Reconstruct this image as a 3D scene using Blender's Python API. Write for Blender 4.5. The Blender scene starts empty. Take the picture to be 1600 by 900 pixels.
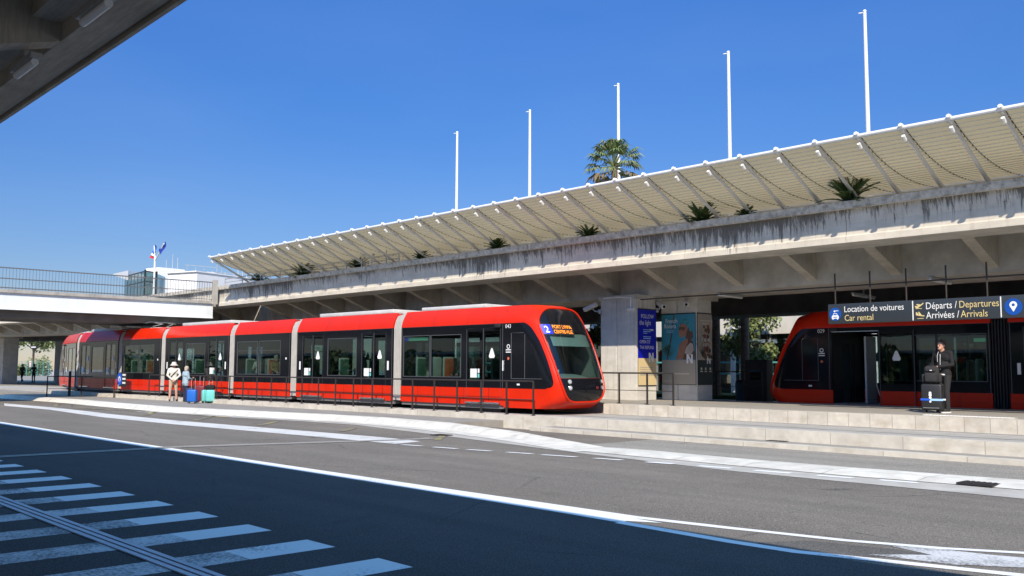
import bpy, bmesh, math, random
import numpy as np
from mathutils import Vector, Matrix
random.seed(7)
S = bpy.context.scene
COL = S.collection
R = math.radians

# ------------------------------------------------------------------ camera, sky, sun, exposure
CAMH = 1.55
F = 1450.0
YAW, PITCH, ROLL = R(46.7278), R(5.0386), R(0.286)
cd = bpy.data.cameras.new('camera')
cam = bpy.data.objects.new('camera', cd); COL.objects.link(cam)
cd.sensor_width = 36.0; cd.lens = 36.0 * F / 1600.0; cd.clip_start = 0.05; cd.clip_end = 3000
_f0 = Vector((-math.sin(YAW), math.cos(YAW), 0)); _r0 = Vector((math.cos(YAW), math.sin(YAW), 0)); _u0 = Vector((0, 0, 1))
CF = _f0 * math.cos(PITCH) + _u0 * math.sin(PITCH)
_u = -_f0 * math.sin(PITCH) + _u0 * math.cos(PITCH)
CR = _r0 * math.cos(ROLL) + _u * math.sin(ROLL)
CU = _u * math.cos(ROLL) - _r0 * math.sin(ROLL)
cam.matrix_world = Matrix(((CR.x, CU.x, -CF.x, 0), (CR.y, CU.y, -CF.y, 0), (CR.z, CU.z, -CF.z, CAMH), (0, 0, 0, 1)))
S.camera = cam

SUN_TO = Vector((0.95, -1.0, 1.1)).normalized()
w = bpy.data.worlds.new('World'); S.world = w; w.use_nodes = True
wn = w.node_tree.nodes; wl = w.node_tree.links
bg = wn['Background']
sky = wn.new('ShaderNodeTexSky'); sky.sky_type = 'NISHITA'; sky.sun_disc = False
sky.sun_elevation = math.asin(SUN_TO.z); sky.sun_rotation = math.atan2(SUN_TO.x, SUN_TO.y)
sky.altitude = 0; sky.air_density = 1.0; sky.dust_density = 0.1; sky.ozone_density = 4.0
hs = wn.new('ShaderNodeHueSaturation'); hs.inputs['Saturation'].default_value = 1.26
tint = wn.new('ShaderNodeMix'); tint.data_type = 'RGBA'; tint.blend_type = 'MULTIPLY'; tint.inputs[0].default_value = 1.0; tint.inputs[7].default_value = (3.5, 3.5, 4.41, 1)
wl.new(sky.outputs[0], hs.inputs['Color']); wl.new(hs.outputs[0], tint.inputs[6]); 
tc = wn.new('ShaderNodeTexCoord'); sp = wn.new('ShaderNodeSeparateXYZ'); wl.new(tc.outputs['Generated'], sp.inputs[0])
lowsky = wn.new('ShaderNodeValToRGB'); wl.new(sp.outputs[2], lowsky.inputs[0]); el_ = lowsky.color_ramp.elements     # low sky darkened, warm zenith boosted above the view to fill the shade
el_[0].position = 0.06; el_[0].color = (0.108, 0.100, 0.093, 1); el_[1].position = 0.66; el_[1].color = (1.0, 0.68, 0.42, 1); e3 = el_.new(0.40); e3.color = (0.152, 0.163, 0.173, 1)
sk = wn.new('ShaderNodeMix'); sk.data_type = 'RGBA'; sk.blend_type = 'MULTIPLY'; sk.inputs[0].default_value = 1.0; wl.new(tint.outputs[2], sk.inputs[6]); wl.new(lowsky.outputs[0], sk.inputs[7]); 
hz = wn.new('ShaderNodeTexNoise'); hz.inputs['Scale'].default_value = 2.2; hz.inputs['Detail'].default_value = 4; hm = wn.new('ShaderNodeMapping'); hm.inputs['Scale'].default_value = (1, 1, 3.5); wl.new(tc.outputs['Generated'], hm.inputs[0]); wl.new(hm.outputs[0], hz.inputs['Vector'])
hr = wn.new('ShaderNodeMapRange'); hr.inputs[1].default_value = 0.35; hr.inputs[2].default_value = 0.75; hr.inputs[3].default_value = 0.0; hr.inputs[4].default_value = 0.035; wl.new(hz.outputs['Fac'], hr.inputs[0])
ha = wn.new('ShaderNodeMix'); ha.data_type = 'RGBA'; ha.inputs[7].default_value = (5.0, 5.4, 5.8, 1); wl.new(hr.outputs[0], ha.inputs[0]); wl.new(sk.outputs[2], ha.inputs[6]); wl.new(ha.outputs[2], bg.inputs[0])
bg.inputs[1].default_value = 0.15
sd = bpy.data.lights.new('sun', 'SUN'); sd.energy = 4.2; sd.angle = R(0.5); sd.color = (1.0, 0.885, 0.725)
sun = bpy.data.objects.new('sun', sd); COL.objects.link(sun)
sun.rotation_euler = SUN_TO.to_track_quat('Z', 'Y').to_euler(); sun.location = (20, -40, 60)
S.view_settings.view_transform = 'Standard'; S.view_settings.look = 'None'
S.view_settings.exposure = 0.45; S.view_settings.gamma = 1.0
S.view_settings.use_curve_mapping = False

# ------------------------------------------------------------------ pixel rays (used to lay things out on real planes)
def ray(x, y): return CF + CR * ((x - 800) / F) - CU * ((y - 450) / F)
C0 = Vector((0, 0, CAMH))
def onz(x, y, z):
    d = ray(x, y); return C0 + d * ((z - CAMH) / d.z)
def ony(x, y, Y):
    d = ray(x, y); return C0 + d * (Y / d.y)
def onx(x, y, X):
    d = ray(x, y); return C0 + d * (X / d.x)
def gz(Y): return 0.0 if Y < 8 else max(-0.12, -0.12 * (Y - 8) / 5.5)

# ------------------------------------------------------------------ materials
MATS = {}
def nodes_of(m):
    m.use_nodes = True; nt = m.node_tree; return nt, nt.nodes, nt.links, nt.nodes['Principled BSDF']
def mat(name, col, rough=0.7, metal=0.0, vary=0.12, scale=3.0, fine=0.0, fscale=90.0, bump=0.0, bscale=60.0, joints=None, jcol=None,
        jw=0.012, coat=0.0, emit=0.0, stain=0.0, staincol=(0.05, 0.045, 0.04), sscale=(0.7, 0.7, 0.7), slo=0.5, shi=0.75, spec=0.5):
    if name in MATS: return MATS[name]
    m = bpy.data.materials.new(name); nt, n, l, b = nodes_of(m); MATS[name] = m
    b.inputs['Roughness'].default_value = rough; b.inputs['Metallic'].default_value = metal
    b.inputs['Coat Weight'].default_value = coat; b.inputs['Coat Roughness'].default_value = 0.05
    b.inputs['Specular IOR Level'].default_value = spec
    geo = n.new('ShaderNodeTexCoord') if False else n.new('ShaderNodeNewGeometry')
    pos = geo.outputs['Position']
    def noise(sc, det=4, vec=None, rough_=0.55):
        t = n.new('ShaderNodeTexNoise'); t.inputs['Scale'].default_value = sc; t.inputs['Detail'].default_value = det
        t.inputs['Roughness'].default_value = rough_; l.new(vec or pos, t.inputs['Vector']); return t.outputs['Fac']
    def mixc(fac, a, bb, blend='MIX'):
        x = n.new('ShaderNodeMix'); x.data_type = 'RGBA'; x.blend_type = blend
        for s, v in ((0, fac), (6, a), (7, bb)):
            if hasattr(v, 'is_linked') or isinstance(v, bpy.types.NodeSocket): l.new(v, x.inputs[s])
            else: x.inputs[s].default_value = v if s == 0 else (*v[:3], 1)
        return x.outputs[2]
    def ramp(v, a, bb, lo=0.0, hi=1.0):
        x = n.new('ShaderNodeMapRange'); x.inputs[1].default_value = a; x.inputs[2].default_value = bb
        x.inputs[3].default_value = lo; x.inputs[4].default_value = hi; l.new(v, x.inputs[0]); return x.outputs[0]
    cur = None
    d = tuple(c * (1 - vary) for c in col); u = tuple(min(1, c * (1 + vary)) for c in col)
    if vary > 0: cur = mixc(ramp(noise(scale), 0.3, 0.7), d, u)
    else: cur = None; b.inputs['Base Color'].default_value = (*col, 1)
    if fine > 0:
        cur = mixc(ramp(noise(fscale, 2), 0.35, 0.65), mixc(0.0, cur, (0, 0, 0)), mixc(fine, cur, (0.0, 0.0, 0.0)))
    if stain > 0:
        mp = n.new('ShaderNodeMapping'); mp.inputs['Scale'].default_value = sscale; l.new(pos, mp.inputs[0])
        f = ramp(noise(1.0, 5, mp.outputs[0], 0.62), slo, shi, 0, stain)
        cur = mixc(f, cur, staincol)
    if joints:
        ax, sp, off = joints
        sx = n.new('ShaderNodeSeparateXYZ'); l.new(pos, sx.inputs[0])
        a = n.new('ShaderNodeMath'); a.operation = 'ADD'; a.inputs[1].default_value = 500 * sp + off; l.new(sx.outputs[ax], a.inputs[0])
        mo = n.new('ShaderNodeMath'); mo.operation = 'MODULO'; mo.inputs[1].default_value = sp; l.new(a.outputs[0], mo.inputs[0])
        lt = n.new('ShaderNodeMath'); lt.operation = 'LESS_THAN'; lt.inputs[1].default_value = jw; l.new(mo.outputs[0], lt.inputs[0])
        # block-to-block tone
        fl = n.new('ShaderNodeMath'); fl.operation = 'DIVIDE'; fl.inputs[1].default_value = sp; l.new(a.outputs[0], fl.inputs[0])
        f2 = n.new('ShaderNodeMath'); f2.operation = 'FLOOR'; l.new(fl.outputs[0], f2.inputs[0])
        wnz = n.new('ShaderNodeTexWhiteNoise'); wnz.noise_dimensions = '1D'; l.new(f2.outputs[0], wnz.inputs['W'])
        cur = mixc(ramp(wnz.outputs[0], 0, 1, 0, 0.22), cur, tuple(c * 0.55 for c in col))
        cur = mixc(lt.outputs[0], cur, jcol or tuple(c * 0.5 for c in col))
    if cur is not None: l.new(cur, b.inputs['Base Color'])
    if bump > 0:
        bp = n.new('ShaderNodeBump'); bp.inputs['Strength'].default_value = bump; bp.inputs['Distance'].default_value = 0.02
        l.new(noise(bscale, 3), bp.inputs['Height']); l.new(bp.outputs[0], b.inputs['Normal'])
    if emit > 0:
        b.inputs['Emission Color'].default_value = (*col, 1); b.inputs['Emission Strength'].default_value = emit
    return m

def glass(name, tint, fac0=0.06, rough=0.015):
    m = bpy.data.materials.new(name); m.use_nodes = True; nt = m.node_tree; n = nt.nodes; l = nt.links
    n.remove(n['Principled BSDF']); out = n['Material Output']
    tr = n.new('ShaderNodeBsdfTransparent'); tr.inputs[0].default_value = (*tint, 1)
    gl = n.new('ShaderNodeBsdfGlossy'); gl.inputs['Color'].default_value = (0.95, 0.97, 1, 1); gl.inputs['Roughness'].default_value = rough
    lw_ = n.new('ShaderNodeLayerWeight'); lw_.inputs[0].default_value = 0.5
    fr = n.new('ShaderNodeMath'); fr.operation = 'POWER'; fr.inputs[1].default_value = 4.0; l.new(lw_.outputs['Facing'], fr.inputs[0])
    ad = n.new('ShaderNodeMath'); ad.operation = 'MULTIPLY_ADD'; ad.inputs[1].default_value = 0.9; ad.inputs[2].default_value = fac0; l.new(fr.outputs[0], ad.inputs[0])
    bp = n.new('ShaderNodeBump'); bp.inputs['Strength'].default_value = 0.02; bp.inputs['Distance'].default_value = 0.05
    tx = n.new('ShaderNodeTexNoise'); tx.inputs['Scale'].default_value = 0.9; geo = n.new('ShaderNodeNewGeometry'); l.new(geo.outputs['Position'], tx.inputs['Vector'])
    l.new(tx.outputs['Fac'], bp.inputs['Height']); l.new(bp.outputs[0], gl.inputs['Normal'])
    mx = n.new('ShaderNodeMixShader'); l.new(ad.outputs[0], mx.inputs[0]); l.new(tr.outputs[0], mx.inputs[1]); l.new(gl.outputs[0], mx.inputs[2])
    l.new(mx.outputs[0], out.inputs[0]); MATS[name] = m; return m

def streak_concrete(name, col, ztop, zlow, dark=(0.075, 0.066, 0.055), amt=0.80, fx=6.5):
    """weathered concrete: dark rain streaks that start at the coping and thin out downwards"""
    m = bpy.data.materials.new(name); nt, n, l, b = nodes_of(m); b.inputs['Roughness'].default_value = 0.88
    geo = n.new('ShaderNodeNewGeometry'); pos = geo.outputs['Position']
    def noise(sc, det, scale3, rough_=0.6):
        mp = n.new('ShaderNodeMapping'); mp.inputs['Scale'].default_value = scale3; l.new(pos, mp.inputs[0])
        t = n.new('ShaderNodeTexNoise'); t.inputs['Scale'].default_value = sc; t.inputs['Detail'].default_value = det; t.inputs['Roughness'].default_value = rough_
        l.new(mp.outputs[0], t.inputs['Vector']); return t.outputs['Fac']
    def math_(op, a, bb):
        x = n.new('ShaderNodeMath'); x.operation = op
        for i, v in enumerate((a, bb)):
            if isinstance(v, bpy.types.NodeSocket): l.new(v, x.inputs[i])
            else: x.inputs[i].default_value = v
        x.use_clamp = op in ('SUBTRACT', 'MULTIPLY'); return x.outputs[0]
    def rmp(v, a, bb, lo=0., hi=1.):
        x = n.new('ShaderNodeMapRange'); x.inputs[1].default_value = a; x.inputs[2].default_value = bb; x.inputs[3].default_value = lo; x.inputs[4].default_value = hi
        l.new(v, x.inputs[0]); return x.outputs[0]
    def mixc(f, a, bb):
        x = n.new('ShaderNodeMix'); x.data_type = 'RGBA'
        for s, v in ((0, f), (6, a), (7, bb)):
            if isinstance(v, bpy.types.NodeSocket): l.new(v, x.inputs[s])
            else: x.inputs[s].default_value = v if s == 0 else (*v, 1)
        return x.outputs[2]
    sx = n.new('ShaderNodeSeparateXYZ'); l.new(pos, sx.inputs[0]); z = sx.outputs[2]
    g = rmp(z, zlow, ztop)                                   # 0 low .. 1 at the coping
    big = noise(1.0, 3, (0.35, 0.35, 0.1))
    st = noise(1.0, 6, (fx * 1.5, fx * 1.5, 0.10), 0.74)
    thr = math_('ADD', rmp(g, 0, 1, 0.72, 0.40), rmp(big, 0.3, 0.7, 0.12, -0.12))
    f = rmp(math_('SUBTRACT', st, thr), 0.0, 0.10, 0, amt)
    base = mixc(rmp(noise(1.0, 5, (1.4, 1.4, 3.0)), 0.3, 0.7), tuple(c * 0.84 for c in col), tuple(min(1, c * 1.12) for c in col))
    fine = noise(1.0, 4, (24, 24, 0.22), 0.65)
    thr2 = math_('ADD', rmp(g, 0, 1, 0.80, 0.44), rmp(big, 0.3, 0.7, 0.10, -0.10))
    f2 = rmp(math_('SUBTRACT', fine, thr2), 0.0, 0.12, 0, amt * 0.75)
    base = mixc(rmp(noise(1.0, 4, (9, 9, 0.6)), 0.55, 0.75, 0, 0.45), base, tuple(c * 0.62 for c in (col[0], col[1] * 0.95, col[2] * 0.85)))
    base = mixc(rmp(g, 0.80, 1.02, 0, 0.35), base, tuple(c * 0.5 for c in col))
    l.new(mixc(f2, mixc(f, base, dark), tuple(c * 1.6 for c in dark)), b.inputs['Base Color'])
    bp = n.new('ShaderNodeBump'); bp.inputs['Strength'].default_value = 0.25; bp.inputs['Distance'].default_value = 0.01
    l.new(noise(1.0, 4, (30, 30, 30)), bp.inputs['Height']); l.new(bp.outputs[0], b.inputs['Normal'])
    MATS[name] = m; return m

def asphalt(name, col, worn):
    m = bpy.data.materials.new(name); nt, n, l, b = nodes_of(m); b.inputs['Roughness'].default_value = 0.9; b.inputs['Specular IOR Level'].default_value = 0.25
    geo = n.new('ShaderNodeNewGeometry'); pos = geo.outputs['Position']
    def noise(sc, det=3, s3=(1, 1, 1), ro=0.6):
        mp = n.new('ShaderNodeMapping'); mp.inputs['Scale'].default_value = s3; l.new(pos, mp.inputs[0])
        t = n.new('ShaderNodeTexNoise'); t.inputs['Scale'].default_value = sc; t.inputs['Detail'].default_value = det; t.inputs['Roughness'].default_value = ro
        l.new(mp.outputs[0], t.inputs['Vector']); return t.outputs['Fac']
    def rmp(v, a, bb, lo=0., hi=1.):
        x = n.new('ShaderNodeMapRange'); x.inputs[1].default_value = a; x.inputs[2].default_value = bb; x.inputs[3].default_value = lo; x.inputs[4].default_value = hi
        l.new(v, x.inputs[0]); return x.outputs[0]
    def mixc(f, a, bb):
        x = n.new('ShaderNodeMix'); x.data_type = 'RGBA'
        for s, v in ((0, f), (6, a), (7, bb)):
            if isinstance(v, bpy.types.NodeSocket): l.new(v, x.inputs[s])
            else: x.inputs[s].default_value = v if s == 0 else (*v, 1)
        return x.outputs[2]
    c = mixc(rmp(noise(0.55, 5, (0.35, 1.0, 1)), 0.32, 0.7), col, worn)       # wheel tracks run along the road
    c = mixc(rmp(noise(2.2, 5), 0.55, 0.75, 0, 0.4), c, tuple(v * 0.7 for v in col))
    c = mixc(rmp(noise(1.0, 3, (0.06, 1.5, 1)), 0.42, 0.62, 0, 0.6), c, tuple(v * 0.58 for v in worn))   # dark tyre lanes
    c = mixc(rmp(noise(0.8, 6, (1, 1, 1), 0.75), 0.56, 0.68, 0, 0.45), c, tuple(v * 0.42 for v in worn))   # oil stains
    vo = n.new('ShaderNodeTexVoronoi'); vo.feature = 'DISTANCE_TO_EDGE'; vo.inputs['Scale'].default_value = 0.33
    wp = n.new('ShaderNodeMix'); wp.data_type = 'VECTOR'; wp.inputs[0].default_value = 0.12; tn = n.new('ShaderNodeTexNoise'); tn.inputs['Scale'].default_value = 1.7; tn.inputs['Detail'].default_value = 6; l.new(pos, tn.inputs['Vector'])
    l.new(pos, wp.inputs[4]); l.new(tn.outputs['Color'], wp.inputs[5]); l.new(wp.outputs[1], vo.inputs['Vector'])
    lt = n.new('ShaderNodeMath'); lt.operation = 'LESS_THAN'; lt.inputs[1].default_value = 0.0055; l.new(vo.outputs['Distance'], lt.inputs[0])
    ck = n.new('ShaderNodeMath'); ck.operation = 'MULTIPLY'; l.new(lt.outputs[0], ck.inputs[0]); l.new(rmp(noise(0.5, 3), 0.46, 0.56, 0, 0.7), ck.inputs[1])
    c = mixc(ck.outputs[0], c, (0.03, 0.028, 0.026))
    c = mixc(rmp(noise(75, 2), 0.48, 0.66, 0, 0.75), c, tuple(v * 2.1 for v in worn))   # pale aggregate
    c = mixc(rmp(noise(58, 2), 0.54, 0.70, 0, 0.8), c, tuple(v * 0.35 for v in col))
    l.new(c, b.inputs['Base Color'])
    bp = n.new('ShaderNodeBump'); bp.inputs['Strength'].default_value = 0.5; bp.inputs['Distance'].default_value = 0.006
    l.new(noise(110, 2), bp.inputs['Height']); l.new(bp.outputs[0], b.inputs['Normal']); MATS[name] = m; return m

def paint(name, col, wear=0.35, under=(0.10, 0.095, 0.09), sc=28):
    """road paint with worn holes"""
    m = bpy.data.materials.new(name); nt, n, l, b = nodes_of(m); b.inputs['Roughness'].default_value = 0.75
    geo = n.new('ShaderNodeNewGeometry'); pos = geo.outputs['Position']
    def noise(s, det):
        t = n.new('ShaderNodeTexNoise'); t.inputs['Scale'].default_value = s; t.inputs['Detail'].default_value = det; t.inputs['Roughness'].default_value = 0.7
        l.new(pos, t.inputs['Vector']); return t.outputs['Fac']
    a = n.new('ShaderNodeMath'); a.operation = 'MULTIPLY_ADD'; a.inputs[1].default_value = 0.55; l.new(noise(sc, 5), a.inputs[0])
    k = n.new('ShaderNodeMath'); k.operation = 'MULTIPLY'; k.inputs[1].default_value = 0.45; l.new(noise(1.1, 3), k.inputs[0]); l.new(k.outputs[0], a.inputs[2])
    r_ = n.new('ShaderNodeMapRange'); r_.inputs[1].default_value = 0.62 - wear * 0.35; r_.inputs[2].default_value = 0.72 - wear * 0.25; l.new(a.outputs[0], r_.inputs[0])
    x = n.new('ShaderNodeMix'); x.data_type = 'RGBA'; l.new(r_.outputs[0], x.inputs[0]); x.inputs[6].default_value = (*col, 1); x.inputs[7].default_value = (*under, 1)
    l.new(x.outputs[2], b.inputs['Base Color']); MATS[name] = m; return m

asphalt('asphalt', (0.120, 0.105, 0.088), (0.208, 0.183, 0.150))
asphalt('asphalt_dark', (0.050, 0.047, 0.044), (0.078, 0.073, 0.067))  # darker asphalt laid over the near lane up to the edge line
asphalt('asphalt_pale', (0.205, 0.19, 0.165), (0.30, 0.278, 0.238))
paint('white_paint', (0.82, 0.81, 0.78), 0.16)
paint('worn_paint', (0.66, 0.65, 0.63), 0.50)
paint('band_paint', (0.68, 0.66, 0.61), 0.26)
paint('yellow_paint', (0.62, 0.50, 0.13), 0.75, (0.15, 0.14, 0.125))
mat('stone', (0.60, 0.55, 0.46), 0.85, vary=0.14, scale=4, stain=0.45, staincol=(0.34, 0.26, 0.16), sscale=(2.3, 2.3, 3.5), joints=(0, 0.55, 0.1), jw=0.014, bump=0.2)
mat('stone_long', (0.60, 0.555, 0.47), 0.85, vary=0.14, scale=3, stain=0.5, staincol=(0.33, 0.27, 0.18), sscale=(1.1, 1.1, 3), joints=(0, 1.6, 0.5), jw=0.014, bump=0.2)
mat('kerb_stone', (0.70, 0.665, 0.58), 0.85, vary=0.14, scale=3, stain=0.6, staincol=(0.4, 0.36, 0.28), sscale=(2, 2, 2), joints=(0, 1.5, 0.2), jw=0.02, bump=0.2)
mat('gutter', (0.52, 0.49, 0.43), 0.9, vary=0.14, scale=2.5, fine=0.2, stain=0.35, staincol=(0.22, 0.2, 0.18), sscale=(0.6, 1.5, 1))
mat('pavement', (0.335, 0.312, 0.272), 0.9, vary=0.12, scale=1.5, fine=0.3, fscale=120, bump=0.2, stain=0.3, staincol=(0.15, 0.14, 0.125))
mat('platform_top', (0.38, 0.355, 0.31), 0.85, vary=0.1, scale=1.8, fine=0.3, fscale=110, bump=0.15)
mat('track_bed', (0.47, 0.45, 0.41), 0.9, vary=0.12, scale=2, fine=0.3, fscale=70, bump=0.2)
mat('ground', (0.44, 0.41, 0.36), 0.95, vary=0.2, scale=0.2)
mat('grass', (0.05, 0.085, 0.025), 0.95, vary=0.4, scale=6, bump=0.6, bscale=90)
mat('steel_dark', (0.045, 0.038, 0.033), 0.55, 0.3, vary=0.15, scale=10)
mat('railing_paint', (0.13, 0.14, 0.15), 0.5, vary=0.08)
mat('rail_steel', (0.10, 0.095, 0.09), 0.4, 0.7, vary=0.2, scale=6)
mat('concrete', (0.40, 0.385, 0.35), 0.88, vary=0.16, scale=2.2, stain=0.5, staincol=(0.19, 0.165, 0.135), sscale=(3.0, 3.0, 0.5), bump=0.2, bscale=30)
mat('concrete_under', (0.50, 0.475, 0.425), 0.9, vary=0.2, scale=1.6, stain=0.5, staincol=(0.27, 0.235, 0.19), sscale=(1.4, 6.0, 1.2), bump=0.2, bscale=25)
mat('concrete_shade', (0.17, 0.16, 0.145), 0.9, vary=0.25, scale=1.2)  # concrete darkened in its own colour to stand for deep shade underneath
mat('cab_lining', (0.16, 0.21, 0.205), 0.6, vary=0.05)
asphalt('asphalt_patch', (0.086, 0.080, 0.073), (0.135, 0.125, 0.110))
mat('concrete_boarded', (0.46, 0.425, 0.36), 0.9, vary=0.15, scale=2.0, stain=0.4, staincol=(0.26, 0.225, 0.175), sscale=(3.0, 30.0, 3.0), slo=0.42, shi=0.62, bump=0.25, bscale=25)
mat('coping', (0.55, 0.51, 0.435), 0.92, vary=0.25, scale=7, stain=0.8, staincol=(0.24, 0.21, 0.17), sscale=(5, 5, 5), slo=0.48, shi=0.66, bump=0.5, bscale=30)
streak_concrete('fascia_concrete', (0.62, 0.575, 0.49), 5.76, 4.72)
streak_concrete('pillar_concrete', (0.60, 0.575, 0.52), 8.5, 0.4, dark=(0.28, 0.24, 0.19), amt=0.6, fx=7)
mat('beam_white', (0.78, 0.83, 0.85), 0.6, vary=0.05, scale=1.0, stain=0.25, staincol=(0.4, 0.38, 0.34), sscale=(2, 2, 0.4))
mat('white_metal', (0.78, 0.78, 0.76), 0.4, vary=0.04, scale=2)
mat('strut_grey', (0.62, 0.60, 0.56), 0.45, vary=0.06, scale=2)
louv = mat('louvre', (0.62, 0.555, 0.43), 0.7, vary=0.06, scale=1.0)
_n = louv.node_tree.nodes; _tr = _n.new('ShaderNodeBsdfTranslucent'); _tr.inputs[0].default_value = (0.80, 0.70, 0.51, 1); _mx = _n.new('ShaderNodeMixShader'); _mx.inputs[0].default_value = 0.66
louv.node_tree.links.new(_n['Principled BSDF'].outputs[0], _mx.inputs[1]); louv.node_tree.links.new(_tr.outputs[0], _mx.inputs[2]); louv.node_tree.links.new(_mx.outputs[0], _n['Material Output'].inputs[0])
mat('louvre_glint', (0.80, 0.76, 0.64), 0.6, vary=0.0)  # pale underside bars stand for sun glinting through the slat gaps
mat('galvanised', (0.46, 0.47, 0.47), 0.45, 0.5, vary=0.08, scale=6)
mat('red_paint', (0.64, 0.021, 0.003), 0.28, vary=0.07, scale=1.3, bump=0.05, bscale=2.2, stain=0.22, staincol=(0.25, 0.05, 0.03), sscale=(1.2, 1.2, 2.6), slo=0.55, shi=0.8, coat=0.07, spec=0.22)
mat('black_gloss', (0.008, 0.009, 0.012), 0.09, vary=0.0, spec=0.28)
mat('black_matt', (0.018, 0.018, 0.02), 0.6, vary=0.1, scale=5)
mat('trim_grey', (0.10, 0.106, 0.11), 0.4, 0.3, vary=0.05)
mat('bellows_grey', (0.40, 0.39, 0.37), 0.75, vary=0.08, scale=4)
mat('roof_grey', (0.55, 0.54, 0.52), 0.7, vary=0.1, scale=2)
mat('tram_floor', (0.16, 0.16, 0.165), 0.8, vary=0.05)
mat('tram_lining', (0.55, 0.56, 0.55), 0.6, vary=0.05)
mat('dash', (0.26, 0.36, 0.345), 0.45, vary=0.05)
mat('seat_green', (0.10, 0.19, 0.135), 0.6, vary=0.08)
mat('seat_orange', (0.62, 0.14, 0.06), 0.6, vary=0.08)
mat('seat_shell', (0.55, 0.55, 0.50), 0.5, vary=0.04)
mat('white_sticker', (0.82, 0.82, 0.80), 0.5, vary=0.0)
mat('chrome', (0.75, 0.75, 0.75), 0.2, 1.0, vary=0.0)
mat('lamp_lens', (0.62, 0.66, 0.68), 0.1, 0.4, vary=0.0)
mat('led_blue', (0.005, 0.02, 0.60), 0.5, vary=0.0, emit=0.3)
mat('led_white', (0.9, 0.93, 1.0), 0.5, vary=0.0, emit=0.9)
mat('led_orange', (1.0, 0.30, 0.03), 0.5, vary=0.0, emit=1.1)
mat('led_green', (0.10, 0.40, 0.24), 0.5, vary=0.0, emit=0.35)
mat('sign_grey', (0.035, 0.043, 0.050), 0.4, vary=0.0)
mat('sign_white', (0.80, 0.80, 0.78), 0.5, vary=0.0)
mat('sign_yellow', (0.66, 0.53, 0.24), 0.5, vary=0.0)
mat('sign_blue', (0.008, 0.075, 0.36), 0.4, vary=0.0)
mat('poster_blue', (0.006, 0.012, 0.42), 0.35, vary=0.0)
mat('poster_gold', (0.66, 0.52, 0.28), 0.4, vary=0.0)
mat('poster_cyan', (0.05, 0.27, 0.37), 0.4, vary=0.05, scale=1)
mat('poster_beige', (0.40, 0.36, 0.29), 0.4, vary=0.0)
mat('poster_dark', (0.035, 0.05, 0.045), 0.4, vary=0.0)
mat('poster_sand', (0.42, 0.37, 0.31), 0.4, vary=0.12, scale=3)
mat('poster_skin', (0.34, 0.17, 0.10), 0.4, vary=0.15, scale=4)
mat('poster_hair', (0.12, 0.07, 0.045), 0.4, vary=0.2, scale=9)
mat('poster_scarf', (0.05, 0.26, 0.29), 0.4, vary=0.5, scale=14)
mat('poster_palm', (0.05, 0.11, 0.05), 0.4, vary=0.2, scale=9)
mat('poster_red', (0.30, 0.06, 0.045), 0.4, vary=0.4, scale=12)
mat('lettering_white', (0.78, 0.78, 0.76), 0.5, vary=0.0)
mat('lettering_pale', (0.60, 0.55, 0.45), 0.5, vary=0.0)
mat('leaf_dark', (0.061, 0.111, 0.030), 0.6, vary=0.45, scale=5)
mat('leaf_mid', (0.121, 0.176, 0.054), 0.6, vary=0.4, scale=4)
mat('leaf_pale', (0.176, 0.209, 0.081), 0.6, vary=0.35, scale=4)
mat('leaf_olive', (0.216, 0.223, 0.095), 0.6, vary=0.3, scale=4)
mat('leaf_dry', (0.20, 0.15, 0.08), 0.8, vary=0.3, scale=4)
mat('bark', (0.15, 0.105, 0.075), 0.95, vary=0.3, scale=8, bump=0.6, bscale=25)
mat('wall_white', (0.78, 0.78, 0.77), 0.7, vary=0.03, scale=0.6)
mat('wall_pale', (0.62, 0.60, 0.55), 0.8, vary=0.06, scale=0.8, stain=0.3, staincol=(0.35, 0.33, 0.3), sscale=(2, 2, 0.4))
mat('frame_dark', (0.03, 0.045, 0.045), 0.4, 0.3, vary=0.0)
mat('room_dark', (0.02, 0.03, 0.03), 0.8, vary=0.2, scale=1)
mat('teal_band', (0.10, 0.36, 0.36), 0.3, vary=0.0)
mat('skin', (0.50, 0.27, 0.19), 0.55, vary=0.08, scale=20)
mat('cream_cloth', (0.66, 0.63, 0.55), 0.9, vary=0.08, scale=14)
mat('khaki_cloth', (0.46, 0.38, 0.26), 0.9, vary=0.1, scale=14)
mat('navy_cloth', (0.018, 0.022, 0.05), 0.9, vary=0.15, scale=14)
mat('check_cloth', (0.30, 0.40, 0.47), 0.9, vary=0.65, scale=26)
mat('black_cloth', (0.008, 0.008, 0.010), 0.85, vary=0.2, scale=14)
mat('grey_cloth', (0.024, 0.024, 0.026), 0.85, vary=0.15, scale=16)
mat('jean_grey', (0.022, 0.023, 0.026), 0.9, vary=0.2, scale=18)
mat('blue_cloth', (0.05, 0.20, 0.48), 0.9, vary=0.1, scale=14)
mat('tan_cloth', (0.38, 0.24, 0.11), 0.9, vary=0.15, scale=14)
mat('white_cloth', (0.75, 0.75, 0.74), 0.9, vary=0.05)
mat('shoe_dark', (0.03, 0.028, 0.026), 0.6, vary=0.1)
mat('hair_grey', (0.42, 0.36, 0.28), 0.7, vary=0.25, scale=40)
mat('hair_brown', (0.07, 0.045, 0.03), 0.7, vary=0.2, scale=40)
mat('case_blue', (0.012, 0.13, 0.52), 0.45, vary=0.06)
mat('case_navy', (0.02, 0.025, 0.09), 0.5, vary=0.06)
mat('case_red', (0.16, 0.012, 0.022), 0.45, vary=0.06)
mat('case_teal', (0.16, 0.56, 0.52), 0.4, vary=0.05)
mat('case_black', (0.020, 0.021, 0.023), 0.5, vary=0.1)
mat('strap_blue', (0.01, 0.10, 0.62), 0.6, vary=0.0)
mat('strap_pale', (0.35, 0.58, 0.85), 0.6, vary=0.0)
mat('bin_blue', (0.02, 0.07, 0.11), 0.5, vary=0.1)
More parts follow.
